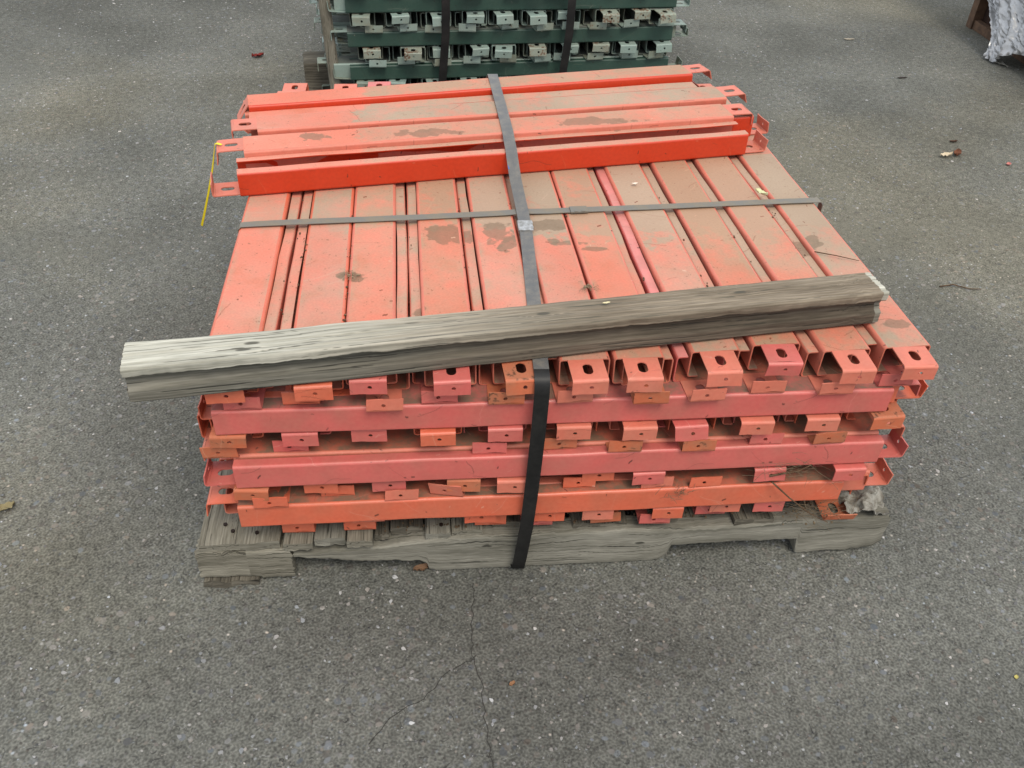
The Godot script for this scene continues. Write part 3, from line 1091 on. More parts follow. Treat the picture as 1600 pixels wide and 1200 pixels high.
func wooden_pallet() -> void:
	var t := thing("wooden_pallet", "weathered grey wooden pallet with broken notched front beam under the orange stack", "pallet")
	var topl := poly("-0.088,0.078 -0.08,0.082 0.065,0.080 0.077,0.077")
	var botl := poly("-0.088,0.014 0.018,0.012 0.021,0.006 0.077,0.006")
	obj("stringer", stringer_mesh(topl, botl, -0.086, 0.076, -0.046, -0.006, 1), mat.wood, t)
	var topm := poly("0.078,0.068 0.10,0.066 0.216,0.073 0.299,0.084 0.405,0.088 0.534,0.089 0.597,0.092 0.763,0.087 0.863,0.087 0.971,0.092 1.107,0.096 1.170,0.097")
	var botm := poly("0.078,0.058 0.083,0.055 0.213,0.036 0.298,0.032 0.313,0.022 0.316,0.005 0.34,0.001 0.60,0.001 0.719,0.001 0.741,0.003 0.755,0.014 0.760,0.041 0.871,0.043 0.999,0.043 1.003,0.004 1.10,0.004 1.154,0.012 1.170,0.030")
	obj("stringer", stringer_mesh(topm, botm, 0.079, 1.167, -0.048, -0.008, 2), mat.wood_pale, t)
	var full_t := poly("-0.08,0.085 1.16,0.085")
	var full_b := poly("-0.08,0.012 0.09,0.012 0.10,0.045 0.31,0.045 0.32,0.012 0.76,0.012 0.77,0.045 0.99,0.045 1.0,0.012 1.16,0.012")
	for z in [-0.55, -1.06]:
		obj("stringer", stringer_mesh(full_t, full_b, -0.08, 1.16, z - 0.02, z + 0.02, int(-z * 100)), mat.wood_dark, t)
	# deck boards run back from the front edge: left edge, width, height of the top, how far the front end is set back
	for b in [[-0.078, 0.139, 0.101, -0.008, 0], [0.066, 0.051, 0.100, -0.003, 0], [0.118, 0.055, 0.099, -0.012, 2], [0.175, 0.045, 0.101, -0.002, 0], [0.222, 0.026, 0.098, -0.018, 1], [0.250, 0.058, 0.099, -0.03, 1], [0.312, 0.044, 0.100, -0.012, 2], [0.358, 0.055, 0.099, -0.016, 0], [0.43, 0.10, 0.100, -0.03, 1], [0.575, 0.10, 0.099, -0.02, 1], [0.72, 0.10, 0.100, -0.026, 1], [0.87, 0.075, 0.103, -0.012, 1], [1.01, 0.11, 0.102, -0.03, 1]]:
		var len_: float = 1.075 + b[3]
		var pm := plank_mesh(len_, rect_profile(-b[1] / 2.0, b[1] / 2.0, -0.017, 0.0, 6, 0.002), 50 + int(b[0] * 1000), 0.0016, 30, 0.006)
		var o := obj("deck_board", pm, [mat.wood, mat.wood_dark, mat.wood_pale][b[4]], t)
		o.position = Vector3(b[0] + b[1] / 2.0, b[2], b[3])
		o.rotation.y = PI / 2
	for x in [-0.083, 0.54, 1.07]:
		var bw := 0.098 if x < 0 else 0.09
		var pm := plank_mesh(1.06 if x > 0 else 0.5, rect_profile(-bw / 2, bw / 2, -0.011, 0.0, 5, 0.002), 70 + int(x * 100), 0.0014, 24, 0.012)
		var o := obj("bottom_board", pm, mat.wood_dark, t)
		o.position = Vector3(x + bw / 2, 0.0125, 0.001 if x < 0 else -0.06)
		o.rotation.y = PI / 2
	for q in [Vector2(-0.037, -0.052), Vector2(-0.022, -0.036), Vector2(0.09, -0.03), Vector2(0.2, -0.03), Vector2(0.34, -0.03), Vector2(0.385, -0.035), Vector2(0.02, -0.03)]:
		var c := CylinderMesh.new()
		c.top_radius = 0.0035
		c.bottom_radius = 0.0035
		c.height = 0.003
		c.radial_segments = 10
		var nl := obj("nail_head", c, plain(Color(0.16, 0.12, 0.10), 0.6, 0.4), t)
		nl.position = Vector3(q.x, 0.1025, q.y)


func orange_stack() -> void:
	# lengthwise layers, top first. Each support: x of its front tab, z of the tab's end, tab twist in degrees, paint, tab shape
	var layers := [
		{"word": "top layer", "up": 0.4696, "inv": 0.4105, "h": 0.05,
			"ups": "0.029,0.0215,3,orange,0 0.157,0.0205,2,orange,0 0.238,0.0105,-1,pink,0 0.360,0.0195,2,pink,0 0.465,0.0185,3,rusty,1 0.567,0.0265,2,salmon,0 0.653,0.0255,-1,salmon,0 0.778,0.0135,0,salmon,1 0.881,-0.0005,-1,pink,2 0.990,0.0205,0,salmon,0 1.093,0.0145,-1,salmon,0",
			"yaw": "0.36 0.7 0.7 0.85 1.1 1.45 1.8 2.5 2.4 3.0 2.8",
			"invs": "0.048,0.003,0,pink,0 0.133,-0.006,1,orange,0 0.257,0.016,1,salmon,2 0.341,0.002,2,pink,0 0.445,0.010,-1,rusty,0 0.548,0.011,3,salmon,0 0.670,0.020,-1,rusty,1 0.755,0.016,3,salmon,2 0.859,0.002,1,salmon,0 0.969,0.011,1,salmon,1 1.073,-0.006,1,pink,0",
			"yawi": "0.2 0.4 0.7 0.85 1.1 1.3 1.8 1.9 2.3 3.0 2.8"},
		{"word": "second layer", "up": 0.36, "inv": 0.300, "h": 0.05,
			"ups": "0.019,0.0035,-2,rusty,2 0.125,0.0005,-1,pink,0 0.232,-0.0035,-2,pink,0 0.338,0.0105,0,orange,0 0.445,0.0075,-1,pink,0 0.554,0.0075,-1,salmon,0 0.660,0.0145,-1,salmon,0 0.739,0.0115,3,pink,3 0.854,0.0115,-2,salmon,0 0.966,0.0075,-2,salmon,0 1.073,0.0085,3,rusty,0", "yaw": "",
			"invs": "-0.003,-0.009,0,rusty,1 0.104,-0.018,0,pink,0 0.211,-0.07,0,salmon,0 0.317,-0.08,0,orange,0 0.421,0.002,-1,pink,0 0.533,-0.003,3,rusty,0 0.640,0.010,0,rusty,0 0.762,0.014,0,rusty,0 0.878,0.002,-1,pink,2 0.984,0.008,3,rusty,1 1.052,-0.07,0,salmon,0", "yawi": ""},
		{"word": "third layer", "up": 0.25, "inv": 0.204, "h": 0.043,
			"ups": "0.041,0.0125,-5,rusty,2 0.148,-0.0025,-4,orange,0 0.255,-0.0005,1,pink,0 0.382,0.0065,-5,rusty,0 0.463,0.0145,-3,salmon,0 0.534,-0.03,0,salmon,0 0.605,-0.0055,1,orange,0 0.689,0.0075,1,pink,0 0.793,-0.05,0,orange,0 0.898,0.0075,1,pink,1 1.038,0.0165,0,pink,0", "yaw": "",
			"invs": "0.062,0.012,2,orange,0 0.169,-0.010,1,orange,0 0.272,0.006,2,salmon,2 0.363,0.003,-14,salmon,3 0.489,-0.06,0,orange,0 0.576,-0.006,-1,orange,0 0.706,0.001,3,salmon,0 0.789,0.003,2,orange,2 0.88,-0.07,0,orange,0 0.965,-0.08,0,orange,0 1.055,-0.06,0,orange,0", "yawi": ""},
		{"word": "bottom layer", "up": 0.156, "inv": 0.1045, "h": 0.048,
			"ups": "0.05,-0.05,0,orange,0 0.13,-0.055,0,orange,0 0.215,-0.02,0,salmon,0 0.31,-0.05,0,orange,0 0.407,-0.0075,1,orange,0 0.529,-0.0035,-2,orange,0 0.614,-0.0015,-1,salmon,0 0.739,0.0015,-2,orange,0 0.846,-0.0075,-2,salmon,0 0.924,-0.0035,-2,pink,0 1.02,-0.05,0,orange,0", "yaw": "",
			"invs": "0.094,-0.021,-1,orange,0 0.199,-0.021,0,orange,0 0.305,-0.07,0,orange,0 0.427,-0.020,0,orange,0 0.509,-0.014,0,pink,0 0.633,-0.012,3,rusty,3 0.721,-0.006,-2,pink,0 0.826,-0.023,0,pink,0 0.935,-0.06,0,orange,0 1.060,0.002,-1,rusty,4", "yawi": ""},
	]
	for li in layers.size():
		var ly: Dictionary = layers[li]
		for kind in 2:
			var list: PackedStringArray = (ly.ups if kind == 0 else ly.invs).split(" ")
			var yaws: PackedStringArray = (ly.yaw if kind == 0 else ly.yawi).split(" ", false)
			for i in list.size():
				var c := list[i].split(",")
				var x := float(c[0])
				var zend := float(c[1]) - TL - 0.0052
				var pt := c[3]
				var web: StandardMaterial3D = mat["top_%d" % [0, 2, 1, 3, 0, 2, 1, 0, 3, 1, 2][i]] if kind == 0 and li == 0 else (mat.orange_dusty_shaded if pt != "pink" else mat.pink_dusty_shaded)
				var yaw := deg_to_rad(float(yaws[i])) if yaws.size() else deg_to_rad(rng.randf_range(-0.4, 0.4))
				var twist := deg_to_rad(float(c[2])) * 0.8 - yaw
				x -= sin(yaw) * TL
				var label := "pallet support with %s end tab, hollow side %s, %s from left in %s" % [PAINT_WORD[pt], "down" if kind == 0 else "up", ORD[i], ly.word]
				var body := "salmon" if li == 0 and kind == 0 and pt == "rusty" else ("orange" if pt == "rusty" else pt)
				if li == 0 and kind == 0 and pt == "pink":
					body = "salmon"
				if li == 0 and kind == 1:
					body = "pink" if i == 7 else "salmon"
				make_support(label, "pallet supports laid front to back in the orange stack", Vector3(x, ly.up - rng.randf_range(0.0, 0.0015) if kind == 0 else ly.inv + rng.randf_range(0.0, 0.001), zend), yaw, kind == 1, body, web,
					{"h": ly.h, "tab": int(c[4]), "twist": twist, "tab_paint": pt, "lip_mat": mat.top if li == 0 and not (kind == 1 and i == 7) else (mat.pink_pale if li == 0 else mat[body])})
	# crosswise layers: seen from the front by their first member
	var cross := [
		{"word": "upper crosswise layer", "bot": 0.360, "x": 0.0, "z": 0.0, "first": 0, "paint": "pink", "rot": 0.0, "rows": ["pink", "salmon", "orange", "salmon"]},
		{"word": "middle crosswise layer", "bot": 0.250, "x": 0.015, "z": 0.0055, "first": 1, "paint": "pink", "rot": 0.0, "rows": ["salmon", "orange", "pink", "orange"]},
		{"word": "lower crosswise layer", "bot": 0.156, "x": 0.0075, "z": 0.0035, "first": 0, "paint": "orange", "rot": 0.2, "rows": ["orange", "orange", "salmon", "orange"]},
	]
	for ci in cross.size():
		var cl: Dictionary = cross[ci]
		var bot: float = cl.bot
		for i in 11:
			for kind in 2:
				# front wall of the support this far behind the stack's front
				var back := 0.095 * i + (0.0 if kind == cl.first else (0.022 if cl.first == 0 else 0.02)) + (rng.randf_range(0, 0.006) if i > 0 else 0.0)
				var pt: String = cl.paint if i == 0 and kind == cl.first else cl.rows[(i + kind * 2) % 4]
				if i > 0 and rng.randf() < 0.3:
					pt = ["pink", "orange", "salmon"][rng.randi_range(0, 2)]
				var jitter := 0.0 if i == 0 and kind == cl.first else (rng.randf_range(-0.02, 0.025) if i < 2 else rng.randf_range(0.045, 0.06))
				var zc: float = cl.z - back - W / 2
				var y := bot + 0.0505 if kind == 0 else bot + 0.0005
				if ci == 1 and kind == 0:
					y += 0.0035
				var label := "%s pallet support, hollow side %s, %s from front in the %s" % [PAINT_WORD[pt], "down" if kind == 0 else "up", ORD[i], cl.word]
				var L := 1.07 if i < 2 else 0.96
				if ci == 2 and i == 0 and kind == 0:
					L = 1.035
				# the body's front end points to +x: turn by 90 degrees
				var o := make_support(label, "pallet supports laid crosswise in the orange stack", Vector3(cl.x + L + jitter, y, zc), PI / 2 + deg_to_rad(rng.randf_range(-0.25, 0.25)), kind == 1, pt, mat.pink_dusty_shaded if pt == "pink" else mat.orange_dusty_shaded,
					{"length": L, "tab": rng.randi_range(0, 3), "back_tab": -1 if i == 0 and kind == 0 and ci == 0 else rng.randi_range(0, 3), "h": 0.05 if not (ci == 2) else 0.0495})


func loose_supports() -> void:
	var th := deg_to_rad(9.2)
	var e := Vector3(cos(th), 0, -sin(th))
	var n := Vector3(-sin(th), 0, -cos(th))
	var o := Vector3(-0.026, 0, -0.561)
	var base := 0.4706
	# n of the front wall, width, u of the left end, length, upturned, height of its web, paint, label, extra yaw
	var list := [
		[0.0, 0.073, 0.0, 1.066, true, base, "fresh", "bright clean orange pallet support, hollow side up, at the front of the loose top row", 0.0, 0.049, 0.020],
		[0.0855, 0.08, 0.05, 1.07, true, base, "fresh", "bright orange pallet support, hollow side up, sticking furthest right in the loose top row", 0.0, 0.05, 0.018],
		[0.0715, 0.077, 0.016, 1.046, false, 0.530, "salmon", "dusty salmon pallet support with a long mud stain, frontmost hollow side down on top", 0.1, 0.048, 0.010],
		[0.1675, 0.076, 0.045, 1.047, false, 0.530, "salmon", "dusty salmon pallet support, hollow side down, middle of the loose top row", -0.3, 0.048, 0.018],
		[0.2085, 0.08, 0.03, 1.03, true, base, "salmon", "salmon pallet support, hollow side up, nested under the two rear loose supports on top", -0.8, 0.0515, 0.037],
		[0.288, 0.078, 0.030, 1.037, false, 0.532, "fresh", "orange pallet support with half dusty face, hollow side down, at back of the top row", -1.5, 0.048, 0.018],
		[0.29, 0.08, 0.02, 1.03, true, base, "salmon", "salmon pallet support, hollow side up, rearmost of the loose row on top", -1.3, 0.046, 0.018],
	]
	for i in list.size():
		var d: Array = list[i]
		var yaw: float = PI / 2 + th + deg_to_rad(-float(d[8]))
		var L: float = d[3]
		var p: Vector3 = o + e * (d[2] + L) + n * (d[0] + d[1] / 2.0)
		var ex := deg_to_rad(float(d[8])) * L
		p += n * -ex
		p.y = d[5]
		var web: StandardMaterial3D = mat["top_%d" % [0, 0, 1, 2, 0, 3, 0][i]] if not d[4] else mat.fresh
		var opt := {"length": L, "w": d[1], "h": d[9], "lip": d[10], "tab": [1, 2, 1, 4, -1, 4, 2][i], "back_tab": [0, -1, 1, 0, -1, 3, -1][i], "variant": i, "lip_mat": mat.top if d[4] else mat[d[6]], "tab_paint": ["salmon", "salmon", "salmon", "salmon", "salmon", "salmon", "salmon"][i]}
		if i == 5:
			opt.roll = deg_to_rad(-3.0)
		if i == 5:
			opt.back_tilt = deg_to_rad(52.0)
		make_support(d[7], "loose pallet supports strapped across the top of the orange stack", p, yaw, d[4], d[6], web, opt)


func straps() -> void:
	# across the top, left to right
	var t := thing("steel_strap", "dusty grey steel strap running left to right over the orange stack", "strap", Vector3.ZERO, "steel straps round the orange stack")
	var pts := PackedVector3Array()
	var ups := PackedVector3Array()
	pts.append(Vector3(-0.014, 0.30, -0.448)); ups.append(Vector3(-1, 0, 0))
	pts.append(Vector3(-0.016, 0.44, -0.450)); ups.append(Vector3(-1, 0, 0))
	pts.append(Vector3(-0.0145, 0.466, -0.4505)); ups.append(Vector3(-1, 0.6, 0))
	pts.append(Vector3(-0.010, 0.4712, -0.451)); ups.append(Vector3(-0.3, 1, 0))
	for i in 40:
		var f := (i + 1) / 41.0
		var x := lerpf(-0.01, 1.113, f)
		pts.append(Vector3(x, 0.4714 + 0.0012 * absf(nz.get_noise_1d(x * 9.0)) + 0.002 * exp(-pow((x - 0.51) / 0.03, 2)), lerpf(-0.452, -0.522, f) + nz.get_noise_1d(x * 2.0) * 0.003))
		ups.append(Vector3.UP)
	pts.append(Vector3(1.119, 0.4712, -0.522)); ups.append(Vector3(0.3, 1, 0))
	pts.append(Vector3(1.1235, 0.465, -0.522)); ups.append(Vector3(1, 0.5, 0))
	pts.append(Vector3(1.124, 0.30, -0.522)); ups.append(Vector3(1, 0, 0))
	obj("band", strap_mesh(pts, ups, 0.019), mat.steel, t)
	var s1 := MB.new()
	s1.box(Vector3.ZERO, Vector3(0.034, 0.003, 0.0225))
	s1.box(Vector3(-0.007, 0.0016, 0.0095), Vector3(0.006, 0.002, 0.004))
	s1.box(Vector3(0.007, 0.0016, 0.0095), Vector3(0.006, 0.002, 0.004))
	var so := obj("crimp_seal", s1.mesh(), mat.steel, t)
	so.position = Vector3(0.624, 0.4738, -0.4905)
	so.rotation.y = 0.06
	# front to back, over the loose supports, down the front
	var t2 := thing("steel_strap", "grey to black steel strap running front to back and down the front of the stack", "strap", Vector3.ZERO, "steel straps round the orange stack")
	pts = PackedVector3Array()
	ups = PackedVector3Array()
	var way := [
		[0.476, 0.004, -0.02, Vector3(0, -0.2, 1)], [0.477, 0.015, 0.0045, Vector3(0, 0, 1)], [0.4805, 0.05, 0.006, Vector3(0, 0, 1)], [0.486, 0.14, 0.016, Vector3(0, 0, 1)], [0.489, 0.22, 0.021, Vector3(0, 0, 1)],
		[0.4915, 0.30, 0.023, Vector3(0, 0, 1)], [0.4935, 0.38, 0.025, Vector3(0, 0, 1)], [0.4945, 0.44, 0.025, Vector3(0, 0, 1)], [0.4945, 0.462, 0.023, Vector3(0, 0.4, 1)], [0.4948, 0.4705, 0.014, Vector3(0, 1, 0.5)], [0.495, 0.4722, 0.0, Vector3(0, 1, 0)], [0.5, 0.4715, -0.12, Vector3(0, 1, 0)], [0.503, 0.4717, -0.18, Vector3(0, 1, 0)], [0.5085, 0.4717, -0.30, Vector3(0, 1, 0)], [0.513, 0.4727, -0.40, Vector3(0, 1, 0)],
		[0.5135, 0.4755, -0.47, Vector3(0, 1, 0)], [0.512, 0.480, -0.52, Vector3(0, 1, 0.2)], [0.508, 0.495, -0.575, Vector3(0, 0.8, 0.4)], [0.5055, 0.515, -0.627, Vector3(0, 0.7, 0.5)], [0.505, 0.5225, -0.643, Vector3(0, 1, 0.2)], [0.504, 0.5275, -0.69, Vector3(0, 1, 0)], [0.5035, 0.532, -0.713, Vector3(0, 1, 0)], [0.5025, 0.5322, -0.76, Vector3(0, 1, 0)], [0.5015, 0.5324, -0.81, Vector3(0, 1, 0)], [0.4995, 0.5326, -0.88, Vector3(0, 1, 0)], [0.497, 0.5335, -0.95, Vector3(0, 1, 0)], [0.4955, 0.5345, -1.0, Vector3(0, 1, 0)], [0.495, 0.531, -1.045, Vector3(0, 1, -0.3)], [0.4945, 0.50, -1.10, Vector3(0, 0.5, -1)], [0.494, 0.44, -1.14, Vector3(0, 0, -1)], [0.494, 0.25, -1.145, Vector3(0, 0, -1)]]
	for w in way:
		pts.append(Vector3(w[0], w[1], w[2]))
		ups.append(w[3])
	var front_p := pts.slice(0, 11)
	var front_u := ups.slice(0, 11)
	obj("black_band", strap_mesh(front_p, front_u, 0.0235), mat.black, t2)
	obj("band", strap_mesh(pts.slice(10), ups.slice(10), 0.0235), mat.steel_grey, t2)
	var s2 := MB.new()
	s2.box(Vector3.ZERO, Vector3(0.0275, 0.003, 0.034))
	s2.box(Vector3(0.0125, 0.0014, -0.008), Vector3(0.004, 0.002, 0.006))
	s2.box(Vector3(0.0125, 0.0014, 0.008), Vector3(0.004, 0.002, 0.006))
	var so2 := obj("crimp_seal", s2.mesh(), mat.seal, t2)
	so2.position = Vector3(0.5135, 0.4755, -0.427)
	so2.rotation = Vector3(0.05, 0.0, 0)
	var bl := MB.new()
	bl.box(Vector3.ZERO, Vector3(0.0225, 0.0006, 0.012))
	var b := obj("blue_mark", bl.mesh(), mat.blue, t2)
	b.position = Vector3(0.5067, 0.508, -0.607)
	b.rotation = Vector3(0.36, 0.05, 0)


func lumber() -> void:
	# profile (z towards the front, y up), the front face hollowed below its upper edge
	var key := [Vector2(-0.062, 0.0), Vector2(-0.062, 0.062), Vector2(-0.002, 0.0625), Vector2(0.0, 0.0605), Vector2(0.0, 0.048), Vector2(-0.0035, 0.0445), Vector2(-0.012, 0.040), Vector2(-0.0145, 0.032), Vector2(-0.011, 0.023), Vector2(-0.0045, 0.0195), Vector2(-0.004, 0.0015), Vector2(-0.0055, 0.0)]
	var prof := PackedVector2Array()
	for i in key.size():
		var a: Vector2 = key[i]
		var b: Vector2 = key[(i + 1) % key.size()]
		var m := maxi(1, int(a.distance_to(b) / 0.0016))
		for k in m:
			prof.append(a.lerp(b, float(k) / m))
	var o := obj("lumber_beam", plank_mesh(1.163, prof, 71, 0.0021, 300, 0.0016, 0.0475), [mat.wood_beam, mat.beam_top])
	tag(o, "weathered grey timber beam lying askew across the front of the orange stack", "timber beam")
	o.position = Vector3(-0.090, 0.4725, 0.0535)
	o.rotation.y = deg_to_rad(7.3)


func green_stack() -> void:
	var org := Vector3(0.10, 0, -1.86)
	var yaw := deg_to_rad(4.8)
	var bas := Basis(Vector3.UP, yaw)
	var pal := thing("wooden_pallet", "grey wooden pallet under the green stack at the back", "pallet", org + bas * Vector3(-0.09, 0, 0.0))
	pal.rotation.y = yaw
	for z in [-0.02, -0.55, -1.06]:
		var o := obj("stringer", stringer_mesh(poly("0,0.083 1.22,0.083"), poly("0,0.002 0.15,0.002 0.155,0.04 0.36,0.04 0.365,0.002 0.85,0.002 0.855,0.04 1.06,0.04 1.065,0.002 1.22,0.002"), 0.0, 1.22, z - 0.02, z + 0.02, 5), mat.wood_dark, pal)
		o.position.y = 0.001
	for i in 7:
		var o := obj("deck_board", plank_mesh(1.08, rect_profile(-0.06, 0.06, -0.017, 0.0, 4, 0.002), 300 + i, 0.0015, 16, 0.006), mat.wood_dark, pal)
		o.position = Vector3(0.07 + i * 0.18, 0.1012, 0.002)
		o.rotation.y = PI / 2
	var rows := [
		{"word": "bottom row", "up": 0.205, "ups": [0.05, 0.155, 0.27, 0.385, 0.49, 0.60, 0.71, 0.80, 0.92, 1.02], "invs": [0.08, 0.18, 0.29, 0.40, 0.51, 0.63, 0.73, 0.82, 0.94, 1.04]},
		{"word": "third row", "up": 0.31, "ups": [0.069, 0.204, 0.297, 0.415, 0.50, 0.61, 0.718, 0.829, 0.915, 1.034], "invs": [0.091, 0.181, 0.291, 0.396, 0.52, 0.624, 0.70, 0.804, 0.929, 1.012]},
		{"word": "second row", "up": 0.415, "ups": [0.050, 0.163, 0.289, 0.405, 0.49, 0.597, 0.70, 0.84, 0.945, 1.02], "invs": [0.083, 0.185, 0.274, 0.384, 0.511, 0.62, 0.716, 0.807, 0.913, 1.04]},
		{"word": "top row", "up": 0.52, "ups": [0.045, 0.15, 0.27, 0.39, 0.48, 0.60, 0.69, 0.83, 0.93, 1.02], "invs": [0.038, 0.15, 0.283, 0.40, 0.522, 0.648, 0.733, 0.842, 0.946, 1.04]},
	]
	var pick := [["mint_dirty", "mint", "mint", "mint", "mint", "mint_dirty", "mint", "mint_rust", "mint", "mint"], ["mint_rust", "mint_rust", "mint", "mint", "mint", "mint_rust", "mint", "mint_rust", "mint", "mint"], ["mint_dirty", "mint", "mint", "mint", "mint", "mint", "mint", "mint_rust", "mint_rust", "mint_rust"], ["mint", "mint", "mint_rust", "mint", "mint", "mint", "mint_rust", "mint", "mint", "mint"]]
	for ri in rows.size():
		var rw: Dictionary = rows[ri]
		for kind in 2:
			var xs: Array = rw.ups if kind == 0 else rw.invs
			for i in xs.size():
				var pt: String = pick[ri][i] if kind == 0 else (["mint", "mint_dirty", "mint", "mint", "mint_dirty"][(i + ri * 2) % 5])
				var lx: float = xs[i]
				var zend := 0.040 + rng.randf_range(-0.024, 0.02) - TL - 0.005 if kind == 0 else 0.018 + rng.randf_range(-0.01, 0.01) - TL - 0.005
				var y: float = rw.up if kind == 0 else rw.up - 0.0545
				var label := "%s support, hollow side %s, %s from left, %s of green stack" % [PAINT_WORD[pt], "down" if kind == 0 else "up", ORD[i], rw.word]
				make_support(label, "pallet supports laid front to back in the green stack", org + bas * Vector3(lx, y, zend), yaw + deg_to_rad(rng.randf_range(-0.8, 0.8)), kind == 1, "mint_dirty" if pt == "mint_rust" else pt, mat.green_dusty,
					{"h": 0.047, "tab_paint": pt, "twist": deg_to_rad(rng.randf_range(-9, 9))})
	for ci in 4:
		var bot: float = [0.1035, 0.206, 0.311, 0.416][ci]
		for i in 4:
			for kind in 2:
				var first := ci % 2
				var back := 0.1 * i + (0.0 if kind == first else 0.024)
				var pt := "green" if i == 0 and kind == first else ("mint" if rng.randf() < 0.65 else "mint_dirty")
				var jit := 0.0 if i == 0 and kind == first else rng.randf_range(-0.06, 0.02)
				var label := "%s support, hollow side %s, %s from front, %s crosswise layer of green stack" % [PAINT_WORD[pt], "down" if kind == 0 else "up", ORD[i], ["bottom", "second", "third", "fourth"][ci]]
				make_support(label, "pallet supports laid crosswise in the green stack", org + bas * Vector3(1.07 + jit, bot + 0.0475 if kind == 0 else bot + 0.0005, -back - W / 2), yaw + PI / 2, kind == 1, pt, mat.green_dusty,
					{"h": 0.047, "tab_paint": "mint_dirty" if rng.randf() < 0.4 else "mint", "tab": rng.randi_range(0, 3), "back_tab": rng.randi_range(0, 3)})
	for k in 2:
		var lx: float = [0.305, 0.705][k]
		var t := thing("steel_strap", ["black strap down the front of the green stack, left one", "black strap down the front of the green stack, right one"][k], "strap", org + bas * Vector3(lx, 0, 0), "black straps on the green stack")
		t.rotation.y = yaw
		obj("band", strap_mesh(PackedVector3Array([Vector3(-0.02, 0.01, -0.02), Vector3(-0.018, 0.03, 0.012), Vector3(-0.012, 0.2, 0.034), Vector3(0, 0.36, 0.046), Vector3(0.002, 0.50, 0.046), Vector3(0.002, 0.519, 0.04), Vector3(0.002, 0.5215, 0.0), Vector3(0.002, 0.5215, -0.9)]), PackedVector3Array([Vector3(0, 0, 1), Vector3(0, 0, 1), Vector3(0, 0, 1), Vector3(0, 0, 1), Vector3(0, 0.2, 1), Vector3(0, 1, 1), Vector3.UP, Vector3.UP]), 0.026), mat.black, t)
	# a weathered board stood on end against the stack's left side
	var post := obj("upright_board", plank_mesh(0.70, rect_profile(-0.02, 0.02, -0.018, 0.018, 5, 0.003), 90, 0.003, 40, 0.01), mat.wood)
	tag(post, "weathered grey board standing upright against the left side of the green stack", "board")
	post.position = Vector3(0.052, 0.004, -1.905)
	post.rotation_degrees = Vector3(0, 8, 92.5)
	var blk := obj("wood_block", plank_mesh(0.10, rect_profile(-0.06, 0.06, 0.0, 0.22, 5, 0.004), 91, 0.003, 12, 0.006), mat.wood_dark)
	tag(blk, "dark weathered wood block on the ground left of the upright grey board", "wood block")
	blk.position = Vector3(-0.065, 0.002, -2.03)
	blk.rotation_degrees = Vector3(0, 5, 0)


